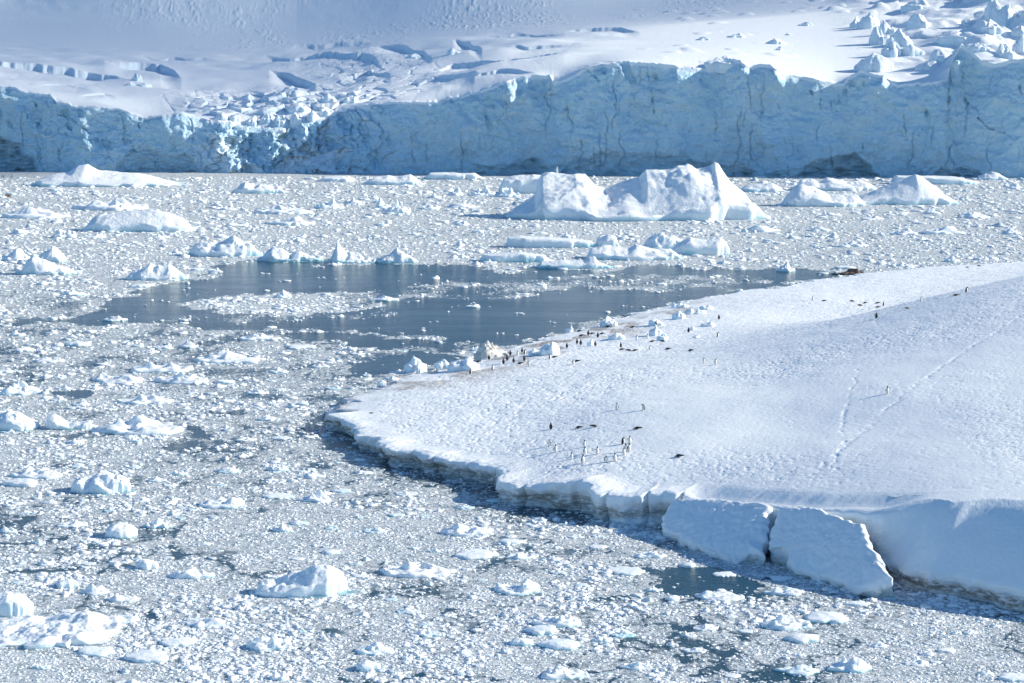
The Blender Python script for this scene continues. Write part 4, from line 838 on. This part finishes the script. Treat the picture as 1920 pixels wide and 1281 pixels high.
# ------------------------------------------------------------------ brash: countless small bits, one object with instanced lumps
def build_brash():
    pc = bpy.data.collections.new("brash_shapes")
    NV = 14
    for k in range(NV):
        kd_ = 'sl'[k % 2]
        V, Q = lump(500 + k, 3, 9, npk=1 + k % 3, edge=0.4 if kd_ == 'l' else 0.8, flat=0.2 if kd_ == 'l' else 0.8, asp=0.6 + 0.3 * ((k * 7) % 5) / 5, rough=1.0)
        V[:, 2] *= (0.24 + 0.16 * (k % 3 == 0)) if kd_ == 'l' else 0.12
        me = mesh_np("brash_bit", V, Q, True); me.materials.append(M_BRASH)
        pc.objects.link(bpy.data.objects.new(f"brash_bit.{k:03d}", me))
    P, S, RZ, ID = [], [], [], []
    cpoly = [tuple(c) for c in COAST[::12]]
    for cnt, s0, s1 in ((72000, 3.5, 6.0), (56000, 5.5, 10.0), (34000, 9.0, 16.0), (13000, 14.0, 25.0)):
        px = rng.uniform(-200, 2120, cnt); py = 332 + 980 * rng.random(cnt)
        x, y = unproj(px, py); d = density(x, y)
        x = x + 0; clump = 0.30 * fbm(x / 1.6, y / 2.4, 87, 2)
        d = np.clip(d + clump * (d > 0.1), 0, 1)
        if s0 > 6: d = d * sst(-0.25, 0.35, fbm(x / 5, y / 8, 89, 3))
        keep = rng.random(cnt) < d ** 1.5 * np.where(s0 > 4, 1, 1.0)
        if s0 > 6: keep &= ~inpoly(x, y, FINE) | (rng.random(cnt) < 0.12)
        keep &= ~inpoly(x, y, cpoly)
        x, y, px, py = x[keep], y[keep], px[keep], py[keep]
        mm = (y * CP + HC * SP) / F
        P.append(np.c_[x, y, np.full(len(x), -0.005)]); S.append(mm * rng.uniform(s0, s1, len(x))); RZ.append(rng.uniform(0, 6.283, len(x))); ID.append(rng.integers(0, NV, len(x)))
    P = np.concatenate(P); S = np.concatenate(S); RZ = np.concatenate(RZ); ID = np.concatenate(ID)
    me = bpy.data.meshes.new("brash_ice"); me.vertices.add(len(P)); me.vertices.foreach_set("co", P.astype(np.float32).ravel())
    for nm, typ, a in (("size", 'FLOAT', S.astype(np.float32)), ("turn", 'FLOAT', RZ.astype(np.float32)), ("shape", 'INT', ID.astype(np.int32))):
        at = me.attributes.new(nm, typ, 'POINT'); at.data.foreach_set("value", a)
    o = bpy.data.objects.new("brash_ice", me); col.objects.link(o)
    ng = bpy.data.node_groups.new("brash_scatter", 'GeometryNodeTree')
    ng.interface.new_socket("Geometry", in_out='INPUT', socket_type='NodeSocketGeometry'); ng.interface.new_socket("Geometry", in_out='OUTPUT', socket_type='NodeSocketGeometry')
    N = ng.nodes.new; Lk = ng.links.new
    gi = N("NodeGroupInput"); go = N("NodeGroupOutput"); iop = N("GeometryNodeInstanceOnPoints"); ci = N("GeometryNodeCollectionInfo")
    ci.inputs["Collection"].default_value = pc; ci.inputs["Separate Children"].default_value = True; ci.inputs["Reset Children"].default_value = True
    def na(nm, dt):
        q = N("GeometryNodeInputNamedAttribute"); q.data_type = dt; q.inputs["Name"].default_value = nm; return q.outputs[0]
    cmb = N("ShaderNodeCombineXYZ"); Lk(na("turn", 'FLOAT'), cmb.inputs[2])
    e2r = N("FunctionNodeEulerToRotation"); Lk(cmb.outputs[0], e2r.inputs[0])
    mp = N("GeometryNodeMeshToPoints"); Lk(gi.outputs[0], mp.inputs[0])
    Lk(mp.outputs[0], iop.inputs["Points"]); Lk(ci.outputs[0], iop.inputs["Instance"]); iop.inputs["Pick Instance"].default_value = True
    Lk(na("shape", 'INT'), iop.inputs["Instance Index"]); Lk(e2r.outputs[0], iop.inputs["Rotation"]); Lk(na("size", 'FLOAT'), iop.inputs["Scale"])
    Lk(iop.outputs[0], go.inputs[0])
    md = o.modifiers.new("scatter", 'NODES'); md.node_group = ng
    tag(o, "countless small bits of white brash ice covering most of the sea", "brash ice", kind="stuff")
    print("brash bits", len(P))
build_brash()

# ------------------------------------------------------------------ tilted slabs broken from the shore
def slab(name, label, outline, ptop, pbot, thick, seed):
    """outline px on a tilted face through the (px,py,z) points ptop (two) and pbot."""
    P = [Vector((*[float(q) for q in unproj(a, b, c)], c)) for a, b, c in (ptop[0], ptop[1], pbot)]
    nrm = (P[1] - P[0]).cross(P[2] - P[0]).normalized()
    if nrm.y > 0: nrm = -nrm
    ex = (P[1] - P[0]).normalized(); ey = nrm.cross(ex)
    pts = []
    for a, b in outline:
        dx, dy, dz = ray(a, b); d = Vector((float(dx), float(dy), float(dz))); o_ = Vector((0, 0, HC))
        t = (P[0] - o_).dot(nrm) / d.dot(nrm); q = o_ + d * t - P[0]; pts.append((q.dot(ex), q.dot(ey)))
    pts = np.array(pts + [pts[0]]); Ls = np.r_[0, np.cumsum(np.hypot(*np.diff(pts, axis=0).T))]
    n = 260; s = np.linspace(0, Ls[-1], n, endpoint=False); bx, by = np.interp(s, Ls, pts[:, 0]), np.interp(s, Ls, pts[:, 1])
    cxy = (bx.mean(), by.mean())
    so_ = seed * 3.7
    jag = 0.28 * facet(s / 1.3, 0 * s, seed) + 0.16 * facet(s / 0.45, 0 * s, seed + 1)
    dxy = np.c_[bx - cxy[0], by - cxy[1]]; ln = np.hypot(*dxy.T); dxy = dxy / ln[:, None]
    bx = bx + dxy[:, 0] * jag; by = by + dxy[:, 1] * jag
    T = np.r_[0.0, np.linspace(0.05, 0.95, 34), 0.975, 0.99, 1.0]
    X = cxy[0] + (bx - cxy[0])[None] * T[:, None]; Y = cxy[1] + (by - cxy[1])[None] * T[:, None]
    Zf = 0.09 * fbm(X / 2.6, Y / 2.6, seed + 2, 4) + 0.02 * facet(X / 0.6, Y / 0.6, seed + 3) + 0.035 * fbm(X / 0.4, Y / 0.4, seed + 8, 2) - 0.08 * sst(0.35, 0.6, facet(X / 1.6 + 3, Y / 1.6, seed + 9)) * sst(0.55, 0.85, T)[:, None] - 0.22 * sst(0.93, 1.0, T)[:, None] - 0.10 * ((T[:, None]) ** 6)
    K = np.array([0.1, 0.2, 0.32, 0.45, 0.6, 0.78, 1.0])
    side = 0.34 * facet(s[None] / 0.8, K[:, None] * thick / 0.5, seed + 4) + 0.12 * fbm(s[None] / 0.4, K[:, None] * thick / 0.3, seed + 5, 2)
    Xs = bx[None] + dxy[:, 0][None] * (side - 0.35 * K[:, None]); Ys = by[None] + dxy[:, 1][None] * (side - 0.35 * K[:, None]); Zs = Zf[-1][None] - K[:, None] * thick
    xs, ys, zs = np.r_[X, Xs], np.r_[Y, Ys], np.r_[Zf, Zs]
    e1, e2, e3 = np.array(ex), np.array(ey), np.array(nrm)
    face = np.r_[Zf, np.repeat(Zf[-1:], len(K), 0)].ravel(); down = (zs.ravel() - face)
    dv = 0.3 * e3 + np.array([0, 0, 0.7]); dv /= np.linalg.norm(dv)
    V = np.array(P[0])[None] + xs.ravel()[:, None] * e1 + ys.ravel()[:, None] * e2 + face[:, None] * e3 + down[:, None] * dv
    c = V.mean(0); c[2] = 0
    nface = len(T) * n; low = np.clip(1 - V[:, 2] / 0.9, 0, 1)
    dirt = np.r_[np.zeros(nface), np.full(len(Xs) * n, 1.0)] * low + 0.25 * low * (np.arange(len(V)) < nface) * (V[:, 2] < 0.5)
    ice = np.r_[np.zeros(nface) + 0.10, np.full(len(Xs) * n, 0.35)]
    Q = gridq(len(xs), n, True)
    o = link(name, mesh_np(name, V - c, Q, True, dict(rough=np.full(len(V), 0.45), dirt=np.clip(dirt, 0, 1), ice=ice)), M_SNOW, loc=tuple(c))
    tag(o, label, "ice slab"); return o
slab("ice_slab", "tilted snow-covered slab, the left of two broken from the shore edge",
     [(1264, 932), (1310, 931), (1380, 934), (1440, 943), (1447, 950), (1436, 985), (1428, 1010), (1424, 1026), (1430, 1036), (1410, 1030), (1392, 1038), (1378, 1050), (1345, 1040), (1318, 1030), (1290, 1016), (1262, 1000), (1237, 988), (1240, 965), (1252, 945)],
     ((1264, 932, 2.5), (1445, 943, 3.5)), (1378, 1050, 0.35), 3.2, 301)
slab("ice_slab", "larger tilted slab whose lower right corner dips into the brash",
     [(1458, 947), (1500, 944), (1535, 950), (1560, 962), (1600, 974), (1620, 980), (1628, 1005), (1640, 1030), (1655, 1060), (1672, 1080), (1660, 1090), (1630, 1096), (1598, 1106), (1580, 1092), (1556, 1084), (1530, 1080), (1496, 1070), (1482, 1058), (1476, 1036), (1462, 1024), (1442, 1026), (1434, 1015), (1437, 1000), (1448, 965)],
     ((1458, 947, 3.6), (1620, 975, 4.0)), (1598, 1106, 0.35), 3.2, 302)

# ------------------------------------------------------------------ ice boulders lying on the shore
BOULD = [("pale split ice boulder beside dirty rubble at the shore, nearest the tip", 780, 698, 44, 30, 'l'), ("wide white ice boulder with a shaded left flank, near the shore tip", 866, 697, 62, 30, 'l'), ("small rounded ice boulder between the split boulder and the wide one", 828, 690, 30, 18, 'l'),
         ("big blocky ice boulder at the left end of the penguin shore", 1030, 666, 38, 28, 'l'), ("low snow lump tucked against the left of the big blocky boulder", 1004, 666, 26, 14, 'l'), ("small spiky ice boulder on the water's edge", 1068, 625, 16, 14, 'l'),
         ("large white ice boulder at the water with a penguin at its right", 1143, 614, 34, 22, 'l'), ("wide ice boulder with a shaded left half among resting penguins", 1158, 637, 32, 14, 'l'), ("small bluish ice boulder beside a black-backed penguin", 1107, 648, 13, 13, 'l'),
         ("flat-topped pale boulder behind the leaning ice boulder", 1230, 612, 27, 14, 's'), ("tall leaning ice boulder in the middle of the shore", 1230, 630, 26, 22, 'l'), ("triangular ice boulder at the foot of the leaning boulder", 1243, 638, 22, 13, 'l'),
         ("rounded ice boulder casting a long shadow, upper shore", 1275, 598, 26, 17, 'l'), ("low rubbly ice boulder right of the rounded one, upper shore", 1294, 590, 20, 11, 'j'), ("pale bluish ice boulder with a smooth cap, upper shore", 1312, 589, 26, 11, 'l'), ("white ice boulder farthest up the shore group", 1324, 581, 28, 10, 'l'),
         ("small dark-sided ice boulder at the water, upper shore", 1265, 576, 12, 10, 'l'), ("low ice boulder on the waterline, upper shore", 1281, 577, 24, 10, 'l'), ("small ice boulder right of the leaning boulder, open snow", 1306, 634, 14, 8, 'l'), ("low shaded snow lump on the far right of the boulders", 1330, 612, 28, 8, 'l'), ("tiny ice boulder just behind the standing penguin at right", 1299, 619, 14, 7, 'l'),
         ("thin ice splinter standing before the split boulder", 785, 699, 12, 16, 'l'), ("brownish snow lump at the water below the dirty mound", 812, 700, 20, 9, 'l'), ("small white lump on the shore edge, left of the split boulder", 737, 714, 18, 9, 'l'), ("small white lump nearest the shadowed tip", 715, 720, 18, 8, 'l')]
for k, (lab, px, py, wpx, hpx, kd_) in enumerate(BOULD):
    x, y, z = land_hit(px, py); m = (y * CP + (HC - z) * SP) / F
    V, Q = lump(2000 + k, 12, 40, npk=2 + k % 3, edge=0.45, flat=0.3 if kd_ == 'l' else 0.8, asp=0.8, rough=0.7)
    V[:, 0] *= wpx * m; V[:, 1] *= wpx * m; V[:, 2] *= hpx * m * 0.95
    o = link("ice_boulder", mesh_np("ice_boulder", V, Q, True), M_DIRTY if "brownish" in lab else M_CHUNK, loc=(x, y + wpx * m * 0.4, z + 0.03))
    tag(o, lab, "ice boulder", "ice boulders lying along the shore")
x, y, z = land_hit(920, 672); m = (y * CP + HC * SP) / F
V, Q = lump(2100, 18, 60, npk=3, edge=0.2, flat=0.1, asp=0.7, rough=1.0); V[:, :2] *= 64 * m; V[:, 2] *= 30 * m
tag(link("snow_mound", mesh_np("snow_mound", V, Q, True), M_DIRTY, loc=(x, y + 1.5, z)), "dirty beige snow mound at the shore behind the standing penguins", "snow mound")
# brown rock awash
V, Q = lump(2200, 26, 90, npk=9, edge=0.25, flat=-0.4, asp=0.35, rough=1.6); m = mpp(516)
V[:, 2] *= 15 * m * np.interp(V[:, 0], [-0.5, -0.35, 0.1, 0.5], [0.75, 1.0, 0.8, 0.35]); V[:, :2] *= 76 * m
x, y = unproj(1600, 516)
tag(link("rock", mesh_np("rock", V, Q, False), M_ROCK, loc=(float(x), float(y) + 76 * m * 0.17, 0)), "long brown rock awash in open water beside the far snow shore", "rock")
V, Q = lump(2201, 10, 30, npk=2, edge=0.3, asp=0.7); m = mpp(368); V[:, :2] *= 13 * m; V[:, 2] *= 8 * m; x, y = unproj(14, 369)
tag(link("rock", mesh_np("rock", V, Q, False), M_ROCK, loc=(float(x), float(y), 0)), "small dark rock poking through the brash at the far left", "rock")

# ------------------------------------------------------------------ penguins
BLK, WHT, ORG, BEAK = (0.018, 0.018, 0.022), (0.82, 0.80, 0.77), (0.55, 0.20, 0.09), (0.30, 0.09, 0.04)
def penguin_mesh(pose):
    V, Fc, C = [], [], []
    def tube(pts, segs=18, colf=None):      # pts: centre (x,y,z), tangent, a (lateral), b (sagittal)
        base = len(V); n = len(pts)
        for i, (c, a, b) in enumerate(pts):
            c = Vector(c); t = (Vector(pts[min(i + 1, n - 1)][0]) - Vector(pts[max(i - 1, 0)][0])).normalized()
            xl = Vector((1, 0, 0)); fr = t.cross(xl)
            fr = -fr if fr.length > 0.2 else Vector((0, -1, 0)); fr.normalize(); xl = fr.cross(t).normalized()
            for k in range(segs):
                th = 2 * math.pi * k / segs
                V.append(c + xl * (a * math.sin(th)) + fr * (b * math.cos(th))); C.append(colf(i / (n - 1), math.cos(th), math.sin(th)))
        for i in range(n - 1):
            for k in range(segs):
                k1 = (k + 1) % segs; Fc.append((base + i * segs + k, base + i * segs + k1, base + (i + 1) * segs + k1, base + (i + 1) * segs + k))
        Fc.append(tuple(base + k for k in range(segs))[::-1]); Fc.append(tuple(base + (n - 1) * segs + k for k in range(segs)))
    def body_col(t, c, s): return WHT if (c > 0.18 and t < 0.68) else (WHT if 0.84 < t < 0.90 and abs(s) > 0.85 else BLK)
    if pose == 'lie':
        sp = [((0, 0.30, 0.05), 0.02, 0.02), ((0, 0.26, 0.07), 0.07, 0.05), ((0, 0.18, 0.10), 0.11, 0.085), ((0, 0.08, 0.125), 0.14, 0.11), ((0, -0.04, 0.135), 0.145, 0.12), ((0, -0.15, 0.135), 0.13, 0.11), ((0, -0.23, 0.145), 0.10, 0.085), ((0, -0.29, 0.16), 0.07, 0.065), ((0, -0.335, 0.175), 0.06, 0.06), ((0, -0.375, 0.18), 0.052, 0.05), ((0, -0.405, 0.178), 0.03, 0.03)]
        beak = [((0, -0.395, 0.178), 0.022, 0.02), ((0, -0.43, 0.172), 0.014, 0.013), ((0, -0.465, 0.165), 0.004, 0.004)]
        fl = [[((s * 0.12, -0.12, 0.14), 0.03, 0.05), ((s * 0.165, -0.02, 0.10), 0.02, 0.055), ((s * 0.185, 0.08, 0.06), 0.015, 0.045), ((s * 0.19, 0.15, 0.03), 0.008, 0.02)] for s in (-1, 1)]
        feet = [[((s * 0.06, 0.26, 0.045), 0.025, 0.02), ((s * 0.065, 0.32, 0.03), 0.04, 0.015), ((s * 0.065, 0.36, 0.02), 0.03, 0.012)] for s in (-1, 1)]
    else:
        hun = pose == 'hunch'
        sp = [((0, 0.03, 0.025), 0.05, 0.05), ((0, 0.025, 0.05), 0.095, 0.085), ((0, 0.012, 0.12), 0.125, 0.12), ((0, 0.0, 0.22), 0.14, 0.135), ((0, 0.0, 0.32), 0.135, 0.125), ((0, 0.006, 0.42), 0.115, 0.105)]
        if hun:
            sp += [((0, -0.015, 0.48), 0.09, 0.085), ((0, -0.055, 0.52), 0.068, 0.066), ((0, -0.10, 0.535), 0.058, 0.058), ((0, -0.145, 0.525), 0.05, 0.05), ((0, -0.175, 0.505), 0.025, 0.025)]
            beak = [((0, -0.16, 0.515), 0.022, 0.02), ((0, -0.20, 0.485), 0.013, 0.012), ((0, -0.225, 0.46), 0.004, 0.004)]
        else:
            sp += [((0, 0.01, 0.50), 0.085, 0.08), ((0, 0.005, 0.555), 0.062, 0.062), ((0, -0.008, 0.61), 0.058, 0.062), ((0, -0.016, 0.655), 0.052, 0.057), ((0, -0.018, 0.69), 0.022, 0.026)]
            beak = [((0, -0.055, 0.635), 0.022, 0.018), ((0, -0.095, 0.636), 0.013, 0.012), ((0, -0.13, 0.632), 0.004, 0.004)]
        fl = []
        for s in (-1, 1):
            out = pose == 'wings' or (pose == 'onewing' and s > 0)
            e = 0.30 if out else 0.175; zz = 0.30 if out else 0.19
            fl.append([((s * 0.10, 0.01, 0.45), 0.02, 0.03), ((s * (0.10 + (e - 0.10) * 0.4), 0.012, 0.45 - (0.45 - zz) * 0.3), 0.016, 0.042), ((s * (0.10 + (e - 0.10) * 0.8), 0.018, 0.45 - (0.45 - zz) * 0.72), 0.014, 0.038), ((s * e, 0.03, zz), 0.008, 0.015)])
        feet = [[((s * 0.055, 0.02, 0.02), 0.03, 0.018), ((s * 0.06, -0.07, 0.014), 0.045, 0.013), ((s * 0.065, -0.13, 0.01), 0.035, 0.009)] for s in (-1, 1)]
    # finer rings by interpolation
    A = np.array([[*c, a, b] for c, a, b in sp]); tt = np.linspace(0, len(A) - 1, 30)
    A = np.stack([np.interp(tt, np.arange(len(A)), A[:, j]) for j in range(5)], 1)
    tube([((r[0], r[1], r[2]), r[3], r[4]) for r in A], 22, body_col)
    tube(beak, 8, lambda t, c, s: BEAK)
    for f in fl: tube(f, 10, lambda t, c, s: BLK)
    for f in feet: tube(f, 10, lambda t, c, s: ORG)
    tl = [((0, 0.10, 0.06), 0.05, 0.03), ((0, 0.16, 0.03), 0.03, 0.018), ((0, 0.21, 0.012), 0.008, 0.006)] if pose != 'lie' else [((0, 0.27, 0.07), 0.04, 0.025), ((0, 0.36, 0.06), 0.03, 0.012), ((0, 0.42, 0.05), 0.008, 0.005)]
    tube(tl, 8, lambda t, c, s: BLK)
    me = bpy.data.meshes.new("penguin_raw"); me.from_pydata([tuple(v) for v in V], [], Fc)
    bm = bmesh.new(); bm.from_mesh(me); bmesh.ops.recalc_face_normals(bm, faces=bm.faces); bm.to_mesh(me); bm.free()
    o = bpy.data.objects.new("penguin_raw", me); col.objects.link(o)
    md = o.modifiers.new("r", 'REMESH'); md.mode = 'VOXEL'; md.voxel_size = 0.011; md.use_smooth_shade = True
    dg = bpy.context.evaluated_depsgraph_get(); m2 = bpy.data.meshes.new_from_object(o.evaluated_get(dg))
    bpy.data.objects.remove(o); bpy.data.meshes.remove(me)
    kd = kdtree.KDTree(len(V))
    for i, v in enumerate(V): kd.insert(v, i)
    kd.balance()
    at = m2.attributes.new("plumage", 'FLOAT_COLOR', 'POINT')
    cols = np.ones((len(m2.vertices), 4), np.float32)
    for i, v in enumerate(m2.vertices): cols[i, :3] = C[kd.find(v.co)[1]]
    at.data.foreach_set("color", cols.ravel()); m2.name = "penguin"
    m2.polygons.foreach_set("use_smooth", np.ones(len(m2.polygons), bool))
    m2.materials.clear(); m2.materials.append(M_PENG)
    return m2
PM = {p: penguin_mesh(p) for p in ('stand', 'wings', 'onewing', 'hunch', 'lie')}
# px, py of the feet, pose, facing in degrees (0 towards the viewer, 90 to the right, -90 left, 180 away), label
PG = """1157 768 stand -30 penguin facing left with a long shadow, alone above the near group
1206 770 hunch -60 hunched penguin with head lowered left, above the near group
1033 804 stand 150 dark-backed penguin stretching up, left of the three lying ones
1085 803 lie 80 penguin lying with head right, leftmost of the near three resting
1114 801 lie -80 penguin lying with head left, middle of the near three resting
1195 805 lie 80 penguin lying with head right, rightmost of the near three resting
1030 836 onewing -40 penguin with one flipper out, leftmost of the near group
1042 847 stand 10 penguin second from left in the near group, flippers down
1096 838 stand 0 penguin at the back centre of the near group, white front
1072 861 stand -10 penguin alone at the lower left of the near group
1097 851 stand 15 penguin hidden half behind another, centre of the near group
1093 868 stand 30 lowest penguin at the front of the near group
1120 851 wings 0 penguin spreading both flippers in the near group
1136 867 hunch 20 stooping penguin with a black shoulder, front of the near group
1153 865 onewing 0 penguin with its right-hand flipper out, front of the near group
1170 853 stand 0 penguin at the lower end of the tight right cluster
1173 846 stand -5 penguin in the middle of the tight right cluster
1180 845 stand 20 penguin at the right edge of the tight right cluster
1181 830 wings 10 penguin at the top of the tight right cluster, flippers apart
1168 832 hunch 110 black penguin bending over left of the cluster's top
1273 858 lie 70 penguin lying alone on rough snow right of the near group
1664 739 stand -10 solitary penguin standing far right on the smooth slope
1031 673 stand 80 penguin standing below the big blocky ice boulder
1039 670 lie 80 penguin lying right behind the one below the big boulder
1075 682 hunch 30 white-fronted penguin bowing on open snow below the boulders
1082 677 lie 60 penguin lying just behind the bowing white-fronted one
1063 652 stand 160 black penguin standing just right of the big blocky boulder
1082 644 stand 180 left one of two black-backed penguins standing side by side
1089 646 stand 175 right one of two black-backed penguins standing side by side
1116 649 stand 170 black-backed penguin right of the small bluish boulder
1103 628 stand 180 black-backed penguin near the water above the side-by-side pair
1110 626 lie 60 penguin lying up the slope right of a standing one at the water
1090 630 lie 90 penguin lying nearest the water, left of the shore gathering
1121 633 stand 170 upright penguin between two resting ones behind the bluish boulder
1129 627 lie 70 penguin lying right of the upright one behind the bluish boulder
1086 623 lie 75 dark penguin lying on the dirty water's edge
1139 615 lie 90 penguin lying at the foot of the large white boulder
1152 614 stand 0 penguin standing in front of the large white boulder
1186 615 lie 85 penguin lying alone right of the large white boulder
1194 638 stand 0 white-fronted penguin left of the leaning boulder, farther from it
1214 635 stand 0 white-fronted penguin close by the leaning boulder
1230 612 stand 180 black penguin standing before the flat-topped boulder
1164 650 stand -150 dark penguin standing over resting ones below the wide boulder
1166 655 lie 70 penguin lying at the dark standing penguin's feet
1179 657 lie -80 left of two penguins lying nose to tail
1190 657 lie 90 right of two penguins lying nose to tail
1219 656 onewing 20 tall white-fronted penguin below the leaning boulder
1223 641 lie 100 penguin lying just above the tall white-fronted one
1243 641 lie -80 penguin lying under the triangular boulder
1252 655 lie 80 penguin lying right of the tall white-fronted one
1295 658 lie 60 penguin lying alone with shadow on open snow, mid slope
1291 624 stand 150 penguin standing beside the tiny boulder
1346 632 hunch 60 preening penguin bent double right of the boulders
1348 598 stand -170 dark penguin standing alone high on the right of the boulders
1320 681 wings -10 left penguin of a pair standing on mid slope, flippers out
1342 683 stand 0 right penguin of a pair standing on mid slope
882 701 stand 120 penguin walking below the wide white boulder near the tip
924 692 stand 60 penguin in front of the dirty mound gathering, lowest left
917 674 hunch 170 dark stooping penguin before the dirty mound
944 682 stand 180 black-backed penguin, left of the dirty mound gathering's front row
951 676 stand 165 black-backed penguin second in the dirty mound gathering
963 680 stand 180 upright black penguin in the middle of the dirty mound gathering
975 682 lie 85 penguin lying among the dirty mound gathering
983 677 stand 190 black penguin at the right of the dirty mound gathering
992 685 stand 0 white-fronted penguin at the right end of the dirty mound gathering
957 666 stand 150 penguin behind the middle of the dirty mound gathering
971 667 stand 10 white-fronted penguin at the back of the dirty mound gathering
979 661 stand 180 tall dark penguin at the back right of the dirty mound gathering
984 663 hunch 90 penguin leaning beside the tall dark one at the back
943 666 lie 60 penguin lying against the right foot of the dirty mound
896 680 lie 70 penguin lying at the left foot of the dirty mound
1524 563 stand 40 penguin standing at the left end of the far flat
1545 565 lie 90 penguin lying second from left on the far flat
1598 566 lie -90 penguin lying highest of the far flat's middle group
1613 574 lie -90 penguin lying lowest left of the far flat's middle group
1622 569 lie 90 penguin lying in the far flat's middle group, centre
1645 569 lie 70 penguin lying close left of the far upright penguin
1645 577 lie 60 small penguin lying below left of the far upright penguin
1657 574 stand 100 upright penguin in the far flat's middle group
1643 597 onewing 150 dark penguin standing at the brow of the near slope
1701 580 lie -60 penguin lying stretched at the brow of the slope
1727 566 onewing 0 pale penguin standing far right with a flipper out
1792 555 lie 90 penguin lying far right, above the slope's brow
1812 548 hunch 90 stooping penguin farthest right on the far flat
1813 502 lie 90 distant penguin lying on the snow's far edge, left one
1836 499 lie -90 distant penguin lying on the snow's far edge, right one"""
seen = {}
for ln in PG.split("\n"):
    a = ln.split(" ", 4); px, py, pose, rot = float(a[0]), float(a[1]), a[2], float(a[3])
    x, y, z = land_hit(px, py)
    zl = float(land(np.array([x]), np.array([y]))[0][0])
    o = bpy.data.objects.new("penguin", PM[pose]); col.objects.link(o)
    o.location = (x, y, zl - 0.01); k = random.Random(int(px * 7 + py)).uniform(0.97, 1.08); o.scale = (k, k, k); o.rotation_euler = (0, 0, R(rot))
    tag(o, a[4], "penguin", "penguins on the snow slope")
